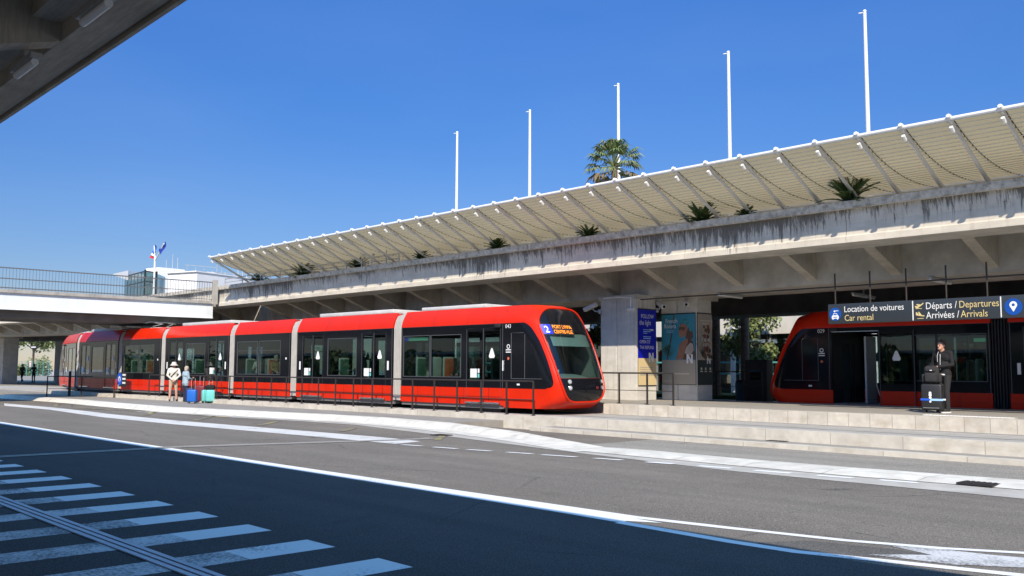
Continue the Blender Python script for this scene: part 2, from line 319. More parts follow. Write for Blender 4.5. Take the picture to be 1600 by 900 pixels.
mat('flag_blue', (0.012, 0.04, 0.30), 0.8, vary=0.05)
mat('flag_mid_blue', (0.03, 0.12, 0.50), 0.8, vary=0.05)
mat('flag_red', (0.55, 0.02, 0.03), 0.8, vary=0.05)
glass('tram_glass', (0.58, 0.67, 0.66), 0.045)
glass('screen_glass', (0.52, 0.62, 0.60), 0.05)
glass('building_glass', (0.42, 0.58, 0.56), 0.16)
M = MATS

# ------------------------------------------------------------------ mesh builder
class MB:
    def __init__(s): s.v = []; s.f = []; s.m = []; s.mats = []
    def mi(s, name):
        if name not in s.mats: s.mats.append(name)
        return s.mats.index(name)
    def add(s, vs, fs, m):
        o = len(s.v); s.v += [tuple(p) for p in vs]; k = s.mi(m)
        for f in fs: s.f.append(tuple(i + o for i in f)); s.m.append(k)
    def box(s, x0, x1, y0, y1, z0, z1, m):
        if x0 > x1: x0, x1 = x1, x0
        if y0 > y1: y0, y1 = y1, y0
        if z0 > z1: z0, z1 = z1, z0
        vs = [(x, y, z) for x in (x0, x1) for y in (y0, y1) for z in (z0, z1)]
        s.add(vs, [(0, 1, 3, 2), (4, 6, 7, 5), (0, 4, 5, 1), (2, 3, 7, 6), (0, 2, 6, 4), (1, 5, 7, 3)], m)
    def rbox(s, c, d, m, r=0.03, rot=0.0, seg=3):
        """box with all edges rounded (superellipsoid-like), centre c, size d"""
        bm = bmesh.new(); bmesh.ops.create_cube(bm, size=1.0)
        for v in bm.verts: v.co = Vector((v.co.x * d[0], v.co.y * d[1], v.co.z * d[2]))
        bmesh.ops.bevel(bm, geom=bm.edges[:], offset=min(r, min(d) * 0.49), segments=seg, profile=0.5, affect='EDGES')
        Rm = Matrix.Rotation(rot, 3, 'Z') if not isinstance(rot, Matrix) else rot
        bm.verts.index_update()
        s.add([Rm @ v.co + Vector(c) for v in bm.verts], [[v.index for v in f.verts] for f in bm.faces], m); bm.free()
    def poly(s, pts, m): s.add(pts, [tuple(range(len(pts)))], m)
    def slab(s, pts, z0, z1, m, mside=None):
        """pts: xy outline (ccw); closed prism"""
        n = len(pts)
        s.add([(p[0], p[1], z1) for p in pts], [tuple(range(n))], m)
        s.add([(p[0], p[1], z0) for p in pts] + [(p[0], p[1], z1) for p in pts], [(i, (i + 1) % n, (i + 1) % n + n, i + n) for i in range(n)], mside or m)
    def tube(s, pts, r, m, n=8, cap=True):
        pts = [Vector(p) for p in pts]; rr = r if isinstance(r, (list, tuple)) else [r] * len(pts)
        vs = []; fs = []; ref = None
        for i, p in enumerate(pts):
            t = (pts[min(i + 1, len(pts) - 1)] - pts[max(i - 1, 0)]).normalized()
            if ref is None: ref = Vector((0, 0, 1)) if abs(t.z) < 0.9 else Vector((1, 0, 0))
            a = (ref - t * ref.dot(t)).normalized(); ref = a; b = t.cross(a)
            for k in range(n):
                an = 2 * math.pi * k / n; vs.append(p + (a * math.cos(an) + b * math.sin(an)) * rr[i])
        for i in range(len(pts) - 1):
            for k in range(n): fs.append((i * n + k, i * n + (k + 1) % n, (i + 1) * n + (k + 1) % n, (i + 1) * n + k))
        if cap: fs.append(tuple(range(n))[::-1]); fs.append(tuple(range((len(pts) - 1) * n, len(pts) * n)))
        s.add(vs, fs, m)
    def grid(s, P, m, flip=False):
        """P: list of rows of points"""
        r, c = len(P), len(P[0]); vs = [p for row in P for p in row]
        fs = [(i * c + j, i * c + j + 1, (i + 1) * c + j + 1, (i + 1) * c + j) for i in range(r - 1) for j in range(c - 1)]
        if flip: fs = [f[::-1] for f in fs]
        s.add(vs, fs, m)
    def flat(s, shape, o, ux, uy, m, sx=1.0, sy=None):
        """2d outline (list of xy) or (verts, faces) laid on the plane at o spanned by ux, uy"""
        sy = sx if sy is None else sy; o = Vector(o); ux = Vector(ux); uy = Vector(uy)
        if isinstance(shape, tuple): vs, fs = shape
        else: vs, fs = shape, [tuple(range(len(shape)))]
        s.add([o + ux * (p[0] * sx) + uy * (p[1] * sy) for p in vs], fs, m)
    def build(s, name, parent=None, base=None, smooth=30, local=None):
        """link as one mesh; base: world point taken as the mesh's own origin (so parts can be given in world coordinates)"""
        me = bpy.data.meshes.new(name); b = Vector(base) if base is not None else Vector((0, 0, 0))
        me.from_pydata([(p[0] - b.x, p[1] - b.y, p[2] - b.z) for p in s.v], [], s.f)
        for k in s.mats: me.materials.append(M[k])
        me.polygons.foreach_set('material_index', s.m)
        me.validate(); me.update()
        bm = bmesh.new(); bm.from_mesh(me); bmesh.ops.recalc_face_normals(bm, faces=bm.faces[:]) if smooth is not None and smooth >= 0 else None
        bm.to_mesh(me); bm.free()
        if smooth and smooth > 0:
            me.polygons.foreach_set('use_smooth', [True] * len(me.polygons)); me.set_sharp_from_angle(angle=R(smooth))
        o = bpy.data.objects.new(name, me); COL.objects.link(o)
        if parent is not None: o.parent = parent
        elif base is not None: o.location = b
        return o

def tag(o, label=None, cat=None, group=None, kind=None):
    if label: o['label'] = label
    if cat: o['category'] = cat
    if group: o['group'] = group
    if kind: o['kind'] = kind
    return o
def thing(name, label, cat, loc=(0, 0, 0), rz=0.0, group=None):
    o = bpy.data.objects.new(name, None); COL.objects.link(o); o.location = loc; o.rotation_euler = (0, 0, rz); o.empty_display_size = 0.3
    return tag(o, label, cat, group)
def copy_tree(o, parent=None):
    c = o.copy(); COL.objects.link(c); c.parent = parent
    for ch in list(o.children): copy_tree(ch, c)
    return c
def structure(mb, name, base=None, smooth=30):
    o = mb.build(name, None, base, smooth); o['kind'] = 'structure'; return o

_txt = {}
def text2d(s, align='LEFT', spacing=1.0):
    k = (s, align, spacing)
    if k in _txt: return _txt[k]
    c = bpy.data.curves.new('t', 'FONT'); c.body = s; c.size = 1.0; c.align_x = align; c.resolution_u = 3; c.space_character = spacing
    o = bpy.data.objects.new('t', c); COL.objects.link(o)
    dg = bpy.context.evaluated_depsgraph_get(); me = bpy.data.meshes.new_from_object(o.evaluated_get(dg))
    r = ([(v.co.x, v.co.y) for v in me.vertices], [tuple(p.vertices) for p in me.polygons])
    bpy.data.objects.remove(o); bpy.data.curves.remove(c); bpy.data.meshes.remove(me); _txt[k] = r; return r
def disc(r=1.0, n=24, cx=0, cy=0): return [(cx + r * math.cos(2 * math.pi * i / n), cy + r * math.sin(2 * math.pi * i / n)) for i in range(n)]
def rect(x0, y0, x1, y1): return [(x0, y0), (x1, y0), (x1, y1), (x0, y1)]
X3, Y3, Z3 = Vector((1, 0, 0)), Vector((0, 1, 0)), Vector((0, 0, 1))
# ------------------------------------------------------------------ ground, road, kerbs, platform
g = MB(); g.poly([(-900, -900, -0.30), (900, -900, -0.30), (900, 900, -0.30), (-900, 900, -0.30)], 'ground'); structure(g, 'ground', smooth=0)
def sheet(mb, pts, m, dz=0.004):
    """flat marking on the road, split so that it follows the cross-fall"""
    bm = bmesh.new(); vs = [bm.verts.new((p[0], p[1], 0)) for p in pts]; bm.faces.new(vs)
    for yc in (8.0, 13.5):
        bmesh.ops.bisect_plane(bm, geom=bm.verts[:] + bm.edges[:] + bm.faces[:], plane_co=(0, yc, 0), plane_no=(0, 1, 0))
    bm.verts.index_update()
    mb.add([(v.co.x, v.co.y, gz(v.co.y) + dz) for v in bm.verts], [[v.index for v in f.verts] for f in bm.faces], m); bm.free()
r = MB(); ys = [-18, -6, 8, 13.5, 18.4]
for a, b in zip(ys, ys[1:]):
    r.poly([(-170, a, gz(a)), (40, a, gz(a)), (40, b, gz(b)), (-170, b, gz(b))], 'asphalt')
structure(r, 'road', smooth=0)
kerb = [(-56, 14.6), (-51.9, 14.9), (-46, 15.15), (-40.5, 15.0), (-35.6, 15.0), (-30, 15.95), (-26.5, 16.6), (-23.7, 16.85), (-20.5, 16.65), (-17.0, 16.0), (-15.0, 15.45), (-13.0, 14.85)]
def wall_y(X): return 19.14 + 0.0409 * (X + 19.4) if X < -18 else 19.2 - 0.006 * (X + 18)
# pale bay asphalt on the right, gutter and flush kerb
b_ = MB(); sheet(b_, [(-14.2, 14.9), (-9.9, 14.9), (12, 15.1), (12, 18.16), (-14.2, 18.16)], 'asphalt_pale'); structure(b_, 'bay_road', smooth=0)
gt = MB(); lo = [(-36, 14.0), (-30, 14.95), (-26.5, 15.6), (-23.7, 15.85), (-18.5, 15.0), (-13.0, 14.0), (-8.8, 13.45), (-4.4, 13.48), (12, 13.9)]
up = [(-36, 14.7), (-30, 15.65), (-26.5, 16.3), (-23.7, 16.55), (-18.5, 16.1), (-13.0, 14.6), (-9.3, 14.3), (-4.7, 14.5), (12, 14.9)]
for i in range(len(lo) - 1): sheet(gt, [lo[i], lo[i + 1], up[i + 1], up[i]], 'gutter', 0.006)
structure(gt, 'gutter', smooth=0)
fk = MB(); fu = [(-13.2, 15.2), (-12.3, 15.35), (-10, 15.22), (-7.8, 15.28), (-5.1, 15.55), (12, 16.4)]; fl = [(-13.2, 14.30), (-11.6, 14.25), (-9.3, 14.2), (-7.4, 14.2), (-4.7, 14.45), (12, 15.0)]
for i in range(5):
    a, b, c, d = fl[i], fl[i + 1], fu[i + 1], fu[i]
    fk.add([(a[0], a[1], -0.105), (b[0], b[1], -0.105), (b[0], b[1] + .35, -0.07), (a[0], a[1] + .35, -0.07), (c[0], c[1], -0.085), (d[0], d[1], -0.085)], [(0, 1, 2, 3), (3, 2, 4, 5)], 'kerb_stone')
for i in range(5, len(kerb) - 1):
    a, b = kerb[i], kerb[i + 1]; w0, w1 = .34 + .04 * (i - 5), .34 + .04 * (i - 4)
    fk.add([(a[0], a[1] - .28 - w0, -0.106), (b[0], b[1] - .28 - w1, -0.106), (b[0], b[1] - .28, -0.100), (a[0], a[1] - .28, -0.100)], [(0, 1, 2, 3)], 'kerb_stone')
structure(fk, 'flush_kerb', smooth=40)
# left pavement island with its kerb
pv = MB(); top = [(X, wall_y(X) - 0.12) for X in (-14.2, -24, -36, -48, -58)]
inner = [(p[0], p[1] + 0.28) for p in kerb]
pv.slab([(-58, 15.2)] + inner[:9] + [(-20.5, wall_y(-20.5) - .12)] + top[1:], -0.2, 0.05, 'pavement')
structure(pv, 'pavement', smooth=0)
kb = MB()
kz = [0.055] * (len(kerb) - 4) + [0.052, 0.0, -0.052, -0.09]
for i in range(len(kerb) - 1):
    a, b = kerb[i], kerb[i + 1]; za, zb = kz[i], kz[i + 1]
    kb.add([(a[0], a[1] - .30, -0.112), (b[0], b[1] - .30, -0.112), (b[0], b[1] - .06, max(zb - .025, -.1)), (a[0], a[1] - .06, max(za - .025, -.1)), (b[0], b[1] + .3, zb), (a[0], a[1] + .3, za)], [(0, 1, 2, 3), (3, 2, 4, 5)], 'kerb_stone')
structure(kb, 'pavement_kerb', smooth=40)
# low ledge and the stone step that carries the track (right), wall under the fence (left)
lg = MB(); lg.box(-18.4, 14, 18.25, 19.4, -0.3, -0.03, 'pavement'); structure(lg, 'ledge', smooth=0)
lk = MB(); lk.box(-18.5, 14, 18.12, 18.42, -0.3, -0.022, 'stone_long'); structure(lk, 'low_kerb', smooth=0)
st = MB(); xs = [14, -18, -30, -40, -50, -58]
pts = [(x, wall_y(x) - 0.12) for x in xs]; pb = [(x, wall_y(x) + 0.22) for x in xs]
st.slab(pts[::-1] + pb, -0.3, 0.22, 'stone_long'); structure(st, 'track_step', smooth=0)
def tram_y(X, off=0): return 19.7 + off + 0.0445 * (X + 20.6)
tb = MB(); tb.slab([(-75, wall_y(-58) + 0.2)] + [(x, wall_y(x) + 0.2) for x in xs[::-1]] + [(14, 21.9), (-18.9, 21.9), (-18.9, 22.6), (-75, 21.4)], -0.3, 0.212, 'track_bed'); structure(tb, 'track_bed', smooth=0)
rl = MB()
for off in (0.48, 1.92):
    for e in (-0.04, 0.035):
        p = [(x, tram_y(x, off) if x < -19 else tram_y(-19, off) - 0.016 * (x + 19), 0.218) for x in (-60, -45, -30, -19, -8, 14)]
        for i in range(5):
            q0, q1 = p[i], p[i + 1]
            rl.add([(q0[0], q0[1] + e, q0[2]), (q1[0], q1[1] + e, q1[2]), (q1[0], q1[1] + e + .03, q1[2]), (q0[0], q0[1] + e + .03, q0[2])], [(0, 1, 2, 3)], 'rail_steel' if e > 0 else 'black_matt')
structure(rl, 'tram_rail', smooth=0)
pf = MB(); pf.slab([(-19.05, 21.87), (14, 21.87), (14, 28.0), (-50, 28.0), (-50, tram_y(-50, 2.55)), (-19.05, tram_y(-19.05, 2.55))], -0.3, 0.52, 'platform_top'); structure(pf, 'platform', smooth=0)
pk = MB(); pk.box(-19.05, 14, 21.84, 22.2, 0.0, 0.526, 'stone'); structure(pk, 'platform_kerb', smooth=0)
tac = MB()
a, b = onz(1405, 650.5, 0.53), onz(1568, 654.8, 0.53)
yc = 22.62
for k in range(int((b.x - a.x) / 0.08)):
    for j in range(3): tac.box(a.x + k * .08, a.x + k * .08 + .045, yc - .12 + j * .09, yc - .12 + j * .09 + .045, 0.52, 0.532, 'white_sticker')
tac.box(a.x, b.x, yc - .16, yc + .16, 0.515, 0.524, 'kerb_stone'); structure(tac, 'tactile_strip', smooth=0)
t2 = MB(); t2.box(-70, 14, 28.0, 31.4, -0.3, 0.215, 'track_bed'); structure(t2, 'rear_track_bed', smooth=0)
pz = MB(); pz.slab([(-175, 16.5), (-58, 16.5), (-58, wall_y(-58) + .3), (-58, 31.4), (20, 31.4), (20, 120), (-175, 120)], -0.3, 0.10, 'pavement'); structure(pz, 'forecourt', smooth=0)
lw = MB(); lw.box(-45, 0, 40.5, 45.8, 0.0, 0.30, 'grass'); structure(lw, 'lawn', smooth=0)
# painted markings
an = MB(); sheet(an, [(-170, -17), (39, -17), (39, 9.0), (3, 9.0), (-2.6, 7.6), (-3.5, 7.4), (-6.3, 7.43), (-48, 7.46), (-170, 7.46)], 'asphalt_dark', 0.002); structure(an, 'near_lane', smooth=0)
ap = MB(); sheet(ap, [(-4.72, 7.5), (-4.45, 7.95), (-3.75, 8.15), (-3.3, 8.1), (-3.75, 7.62), (-4.2, 7.35)], 'asphalt_patch', 0.003)
structure(ap, 'road_patch', smooth=0)
z = MB()
for k in range(-2, 17):
    x1 = -5.95 - 1.115 * k; x0 = x1 - 0.47
    sheet(z, [(x0, 3.75, 0), (x1, 3.75), (x1, 4.55), (x0, 4.55)], 'white_paint'); sheet(z, [(x0, 0.3), (x1, 0.3), (x1, 3.75), (x0, 3.75)], 'worn_paint')
structure(z, 'zebra_crossing', smooth=0)
e = MB()
wl_up = [(-48, 7.72), (-29.3, 7.68), (-20.9, 7.66), (-16.3, 7.70), (-12.5, 7.75), (-9.9, 7.79), (-8.86, 7.82), (-7.3, 7.86), (-6.36, 7.88)]
wl_lo = [(-48, 7.44), (-29.3, 7.42), (-20.9, 7.41), (-16.3, 7.45), (-12.5, 7.48), (-9.9, 7.48), (-8.86, 7.46), (-7.3, 7.45), (-6.36, 7.42)]
for i in range(8): sheet(e, [wl_lo[i], wl_lo[i + 1], wl_up[i + 1], wl_up[i]], 'white_paint')
sheet(e, [(-6.36, 7.42), (-6.25, 7.45), (-6.28, 7.55), (-5.95, 7.73), (-6.3, 7.74), (-6.36, 7.88)], 'white_paint')
l1 = [(-6.36, 7.88), (-5.3, 8.06), (-4.25, 8.30), (-3.5, 8.62), (-2.95, 8.98), (2, 12)]
for i in range(5): sheet(e, [(l1[i][0], l1[i][1] - .14), (l1[i + 1][0], l1[i + 1][1] - .14), l1[i + 1], l1[i]], 'white_paint', 0.0045)
l2 = [(-6.28, 7.50), (-4.9, 7.43), (-4.25, 7.45), (-3.5, 7.66), (-2.6, 7.9), (3, 9.4)]
for i in range(5): sheet(e, [(l2[i][0], l2[i][1] - .14), (l2[i + 1][0], l2[i + 1][1] - .14), l2[i + 1], l2[i]], 'white_paint', 0.0045)
sheet(e, [(-3.79, 7.72), (-3.1, 7.85), (-2.75, 8.12), (-2.5, 8.3), (-2.6, 8.75), (-3.1, 8.56), (-3.45, 8.50), (-3.88, 8.30), (-3.4, 8.12)], 'worn_paint', 0.0045)
structure(e, 'edge_line', smooth=0)
e = MB()
bu = [(-47, 12.4), (-41, 12.75), (-36.5, 12.62), (-34, 12.45), (-28.7, 12.55), (-21.5, 13.25), (-18.9, 13.5), (-17.3, 13.4)]
bl = [(-43.5, 11.5), (-38.8, 11.85), (-34.5, 11.5), (-31.5, 11.3), (-26.5, 11.5), (-19.7, 12.15), (-16.9, 12.33), (-16.85, 12.4)]
for i in range(7): sheet(e, [bl[i], bl[i + 1], bu[i + 1], bu[i]], 'band_paint')
structure(e, 'bus_lane_line', smooth=0)
e = MB()
for (p, q) in [((-16.5, 12.3), (-16.0, 12.44)), ((-15.62, 12.46), (-15.01, 12.6)), ((-14.72, 12.65), (-14.18, 12.8)), ((-13.8, 12.9), (-13.22, 13.04)), ((-12.98, 13.07), (-12.24, 13.27)), ((-11.88, 13.37), (-11.31, 13.5)), ((-10.8, 13.57), (-10.25, 13.67)), ((-9.76, 13.74), (-9.13, 13.8)), ((-8.71, 13.84), (-8.07, 13.9)), ((-7.63, 13.96), (-7.06, 14.02)), ((-6.67, 14.1), (-6.11, 14.18))]:
    sheet(e, [(p[0], p[1] - .1), (q[0], q[1] - .1), (q[0], q[1] + .06), (p[0], p[1] + .06)], 'white_paint', 0.010)
structure(e, 'dashed_line', smooth=0)
e = MB()
for (p, q) in [((-46.1, 14.2), (-42.2, 14.5)), ((-32.41, 12.9), (-35.31, 14.6)), ((-28.61, 13.1), (-31.1, 14.9)), ((-25.14, 13.5), (-26.62, 14.9)), ((-21.36, 13.86), (-22.27, 14.9)), ((-17.4, 13.97), (-18.43, 14.98)), ((-41.91, 13.02), (-46.65, 14.6)), ((-41, 13.4), (-36, 14.3)), ((-36, 14.3), (-30, 14.9)), ((-39.5, 13.0), (-37.5, 14.0))]:
    d = (Vector((q[0], q[1], 0)) - Vector((p[0], p[1], 0))).normalized(); n_ = Vector((-d.y, d.x, 0)) * 0.09
    sheet(e, [(p[0] - n_.x, p[1] - n_.y), (q[0] - n_.x, q[1] - n_.y), (q[0] + n_.x, q[1] + n_.y), (p[0] + n_.x, p[1] + n_.y)], 'yellow_paint', 0.011)
structure(e, 'bus_stop_marking', smooth=0)
e = MB(); sheet(e, [(-60, 3.09), (20, 3.09), (20, 3.30), (-60, 3.30)], 'black_matt', 0.007)
for yy in (3.095, 3.170, 3.245): e.box(-60, 20, yy, yy + .05, 0.004, 0.016, 'galvanised')
structure(e, 'drain_channel', smooth=0)
e = MB()
for xx, w_ in ((-18.04, .10), (-17.86, .10)): sheet(e, [(xx, 3.4), (xx + w_, 3.4), (xx + w_, 14.2), (xx, 14.2)], 'gutter', 0.012)
structure(e, 'expansion_joint', smooth=0)
def grate(cx, cy, zz, lab):
    t = thing('drain_grate', lab, 'drain cover', (cx, cy, zz)); m = MB()
    m.box(-.25, .25, -.17, .17, -0.02, 0.006, 'black_matt'); m.build('frame', t, smooth=0)
    m = MB()
    for k in range(6): m.box(-.22 + k * .078, -.18 + k * .078, -.16, .16, 0.006, 0.012, 'steel_dark')
    m.build('grating', t, smooth=0)
grate(-5.38, 14.52, -0.08, 'dark iron drain grate set in the pale flush kerb close to the bay')
p = onz(690, 680, -0.11); grate(p.x, p.y, -0.104, 'dark iron drain grate at the kerb foot beside a yellow marking')
p = onz(1217, 689, -0.03); grate(p.x, p.y, -0.028, 'rusty iron drain cover on the ledge below the stone step')
# ------------------------------------------------------------------ bridges
def sweep(mb, path, prof, m, closed=True):
    """path: list of (x, y) running to -X; prof: (offset to the left-behind, z) outline"""
    n = len(path); rows = []
    for i, p in enumerate(path):
        a = Vector(path[max(i - 1, 0)]); b = Vector(path[min(i + 1, n - 1)]); t = (b - a).normalized(); nn = Vector((t.y, -t.x))
        if nn.y < 0: nn = -nn
        rows.append([(p[0] + nn.x * o, p[1] + nn.y * o, zz) for o, zz in prof])
    k = len(prof)
    mb.add([q for r_ in rows for q in r_], [(i * k + j, i * k + (j + 1) % k, (i + 1) * k + (j + 1) % k, (i + 1) * k + j) for i in range(n - 1) for j in range(k if closed else k - 1)], m)
    if closed: mb.add(rows[0] + rows[-1], [tuple(range(k)), tuple(range(k, 2 * k))[::-1]], m)
def resample(path, step):
    out = [Vector(path[0])]
    for a, b in zip(path, path[1:]):
        a = Vector(a); b = Vector(b); n = max(1, round((b - a).length / step)); out += [a + (b - a) * (i / n) for i in range(1, n + 1)]
    return out
ZF, ZC, ZG = 4.87, 5.30, 4.13       # fascia foot, coffer roof, girder foot
def bridge(label, path, panel_len, base, deck_depth=18.0, rib_step=2.55, strip=1.25, rib_end=2.9, rib_drop=0.62):
    t = thing('elevated_road', label, 'bridge', base)
    P = resample(path, panel_len)
    for i, (a, b) in enumerate(zip(P, P[1:])):
        d = (b - a).normalized(); a2 = a + d * 0.008; b2 = b - d * 0.008
        m = MB(); sweep(m, [a2, b2], [(0.0, ZF), (0.0, ZF + .16), (0.035, ZF + .20), (0.05, ZF + .5), (0.0, ZF + .86), (0.35, ZF + .86), (0.35, ZF)], 'fascia_concrete'); m.build('fascia_panel', t, base, smooth=0)
    m = MB(); sweep(m, P, [(-0.16, ZF + .86), (-0.18, ZF + 1.05), (0.6, ZF + 1.05), (0.6, ZF + .86)], 'coping')
    m.build('coping', t, base, smooth=0)
    m = MB(); sweep(m, P, [(0.02, ZF - .004), (0.02, ZF + .1), (strip, ZF + .1), (strip, ZF - .004)], 'concrete_under'); m.build('soffit_strip', t, base, smooth=0)
    m = MB(); sweep(m, P, [(0.35, ZC), (0.35, ZF + .80), (deck_depth, ZF + .80), (deck_depth, ZC)], 'concrete_shade'); m.build('deck', t, base, smooth=0)
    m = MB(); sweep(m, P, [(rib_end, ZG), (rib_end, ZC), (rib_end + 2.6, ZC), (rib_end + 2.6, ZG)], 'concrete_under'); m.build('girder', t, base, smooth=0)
    m = MB(); sweep(m, P, [(deck_depth - 3.4, ZG), (deck_depth - 3.4, ZC), (deck_depth - 1.2, ZC), (deck_depth - 1.2, ZG)], 'concrete_shade'); m.build('girder', t, base, smooth=0)
    m = MB(); sweep(m, P, [(deck_depth - .3, ZF + .1), (deck_depth - .3, ZF + 1.0), (deck_depth, ZF + 1.0), (deck_depth, ZF + .1)], 'concrete'); m.build('rear_fascia', t, base, smooth=0)
    # ribs
    Q = resample(path, rib_step); shared = None
    for i, p in enumerate(Q[1:-1]):
        tn = (Q[i + 2] - Q[i]).normalized(); nn = Vector((tn.y, -tn.x)); nn = nn if nn.y > 0 else -nn
        if shared is None:
            m = MB(); h = 0.15
            for sx in (0,):
                pr = [(strip - .002, ZF - .002), (strip - .002, ZC), (rib_end, ZC), (rib_end, ZF - rib_drop)]
                m.add([(-h, o, zz) for o, zz in pr] + [(h, o, zz) for o, zz in pr], [(0, 1, 2, 3), (7, 6, 5, 4), (0, 4, 5, 1), (1, 5, 6, 2), (2, 6, 7, 3), (3, 7, 4, 0)], 'concrete_boarded')
            o = m.build('soffit_rib', t, smooth=0); shared = o.data
        else:
            o = bpy.data.objects.new('soffit_rib', shared); COL.objects.link(o); o.parent = t
        o.location = (p.x - base[0], p.y - base[1], -base[2]); o.rotation_euler = (0, 0, math.atan2(-nn.x, nn.y))
    return t
YF = 22.6
MAINX = (-47.0, 14.0)
main_bridge = bridge('long concrete bridge deck with rain-streaked fascia carrying the louvred sunshade', [(14.0, YF), (-47.0, YF)], 5.08, (-20, YF, 0))
bridge('far stretch of concrete bridge curving away beneath the white-sided overpass', [(-47.4, 22.5), (-58, 22.4), (-68, 21.7), (-78, 20.1), (-90, 17.0), (-104, 12)], 5.0, (-70, 21.5, 0), 16)
# the overpass that crosses in front of the far end
ob = (-48.5, 12, 0); t = thing('overpass', 'white steel-sided overpass with tall railing crossing above the tram', 'bridge', ob)
OX, OY0, OY1 = -47.0, -22.0, 22.3
m = MB(); m.box(OX - 5.7, OX + .11, OY0, OY1, 4.98, 5.13, 'concrete'); m.build('deck_slab', t, ob, smooth=0)
m = MB(); m.box(OX - .03, OX, OY0, OY1, 4.24, 4.98, 'beam_white'); m.box(OX - .2, OX + .05, OY0, OY1, 4.20, 4.24, 'beam_white'); m.box(OX - 5.4, OX - 5.37, OY0, OY1, 4.24, 4.98, 'beam_white')
m.build('side_beam', t, ob, smooth=0)
m = MB(); m.box(OX - 4.9, OX - .5, OY0, OY1, 3.86, 4.975, 'concrete_shade'); m.build('girder', t, ob, smooth=0)
for sx in (OX + .06, OX - 5.65):
    rg = MB(); rg.box(sx - .025, sx + .025, OY0, OY1, 6.10, 6.15, 'railing_paint'); rg.box(sx - .015, sx + .015, OY0, OY1, 5.62, 5.65, 'railing_paint'); rg.box(sx - .015, sx + .015, OY0, OY1, 5.20, 5.23, 'railing_paint')
    rail = rg.build('railing', t, ob, smooth=0)
    if sx < OX - 1: continue
    mm = MB(); mm.box(-.007, .007, -.007, .007, 0, 0.98, 'railing_paint'); bal = None
    y = OY1 - 0.1; k = 0
    while y > 9.0 and k < 98:
        if bal is None: bal = mm.build('baluster', rail, smooth=0); o = bal
        else: o = bpy.data.objects.new('baluster', bal.data); COL.objects.link(o); o.parent = rail
        o.location = (sx - ob[0], y - ob[1], 5.13); y -= 0.143; k += 1
m = MB(); m.box(OX + .02, OX + .22, OY1 - .1, OY1 + .15, 4.95, 6.25, 'concrete'); m.build('end_post', t, ob, smooth=0)

# the twin deck overhead on the camera's side
VY, VZ = 3.10, 4.58; vb = (-6, 2, 0)
t = thing('viaduct', 'dark underside of concrete viaduct edge overhead with ribs and coffers', 'bridge', vb)
m = MB(); m.box(-60, 30, VY - .04, VY, VZ - .03, VZ + .30, 'concrete_boarded'); m.build('fascia_panel', t, vb, smooth=0)
m = MB(); m.box(-60, 30, VY - .40, VY - .075, VZ, VZ + .17, 'concrete_boarded'); m.build('soffit_strip', t, vb, smooth=0)
m = MB(); m.box(-60, 30, VY - .40, VY - .041, VZ + .171, VZ + .178, 'concrete_boarded'); m.box(-60, 30, -3.6, VY - .62, VZ + .40, VZ + .52, 'concrete_boarded'); m.box(-60, 30, VY - .66, VY - .401, VZ + .172, VZ + .401, 'concrete_boarded'); m.build('deck', t, vb, smooth=0)
m = MB(); m.box(-60, 30, -3.0, 0.35, VZ - .74, VZ + .395, 'concrete_boarded'); m.build('girder', t, vb, smooth=0)
sh = None
for k in range(-18, 10):
    if sh is None:
        m = MB(); h = .13; pr = [(VY - .402, VZ), (VY - .402, VZ + .17), (VY - .66, VZ + .39), (0.352, VZ + .39), (0.352, VZ - .70)]
        m.add([(-h, o, zz) for o, zz in pr] + [(h, o, zz) for o, zz in pr], [(0, 1, 2, 3, 4), (9, 8, 7, 6, 5), (0, 5, 6, 1), (1, 6, 7, 2), (2, 7, 8, 3), (3, 8, 9, 4), (4, 9, 5, 0)], 'concrete_boarded')
        o = m.build('soffit_rib', t, smooth=0); sh = o.data
    else: o = bpy.data.objects.new('soffit_rib', sh); COL.objects.link(o); o.parent = t
    o.location = (-9.15 + 2.55 * k - vb[0], -vb[1], 0)
def tube_light(p0, p1, lab, grp, unlit=True):
    p0 = Vector(p0); p1 = Vector(p1); L = (p1 - p0).length; t = thing('strip_light', lab, 'lamp', (p0 + p1) / 2, math.atan2((p1 - p0).y, (p1 - p0).x), grp)
    m = MB(); m.box(-L / 2, L / 2, -.05, .05, 0, .05, 'galvanised'); m.build('housing', t, smooth=0)
    m = MB(); m.tube([(-L / 2 + .04, 0, -.03), (L / 2 - .04, 0, -.03)], .035, 'white_sticker', 10); m.build('diffuser', t)
    m = MB(); m.box(-.02, .02, -.02, .02, .05, .22, 'galvanised'); m.build('bracket', t, smooth=0)
tube_light((-7.85, 2.50, 4.40), (-7.2, 2.50, 4.40), 'unlit strip light under the viaduct beside the frame top', 'strip lights under the viaduct')
tube_light((-9.75, 2.52, 4.40), (-9.1, 2.52, 4.40), 'unlit strip light under the viaduct in the farther coffer', 'strip lights under the viaduct')

# ------------------------------------------------------------------ louvred sunshade on the bridge
cb = (-20, 23.0, 5.9)
t = thing('sunshade_canopy', 'white-edged louvred sunshade of many beige panels tilted out over the bridge', 'canopy', cb)
CY, CZ = 20.88, 7.15; BY, BZ = 23.3, 5.95
m = MB(); m.tube([(-44.4, CY, CZ), (14, CY, CZ)], .045, 'white_metal', 10); m.build('front_rail', t, cb)
m = MB(); m.tube([(-44.0, 25.2, 6.46), (14, 25.2, 6.46)], .05, 'strut_grey', 10); m.build('rear_rail', t, cb)
m = MB(); m.tube([(-44.4, 24.2, 6.12), (14, 24.2, 6.12)], .05, 'strut_grey', 8)
for k in range(28): m.tube([(-44 + 2.14 * k, 24.2, 5.6), (-44 + 2.14 * k, 24.2, 6.12)], .05, 'strut_grey', 8)
for k in range(28): m.tube([(-44 + 2.14 * k, 25.2, 5.6), (-44 + 2.14 * k, 25.2, 6.46)], .04, 'strut_grey', 8)
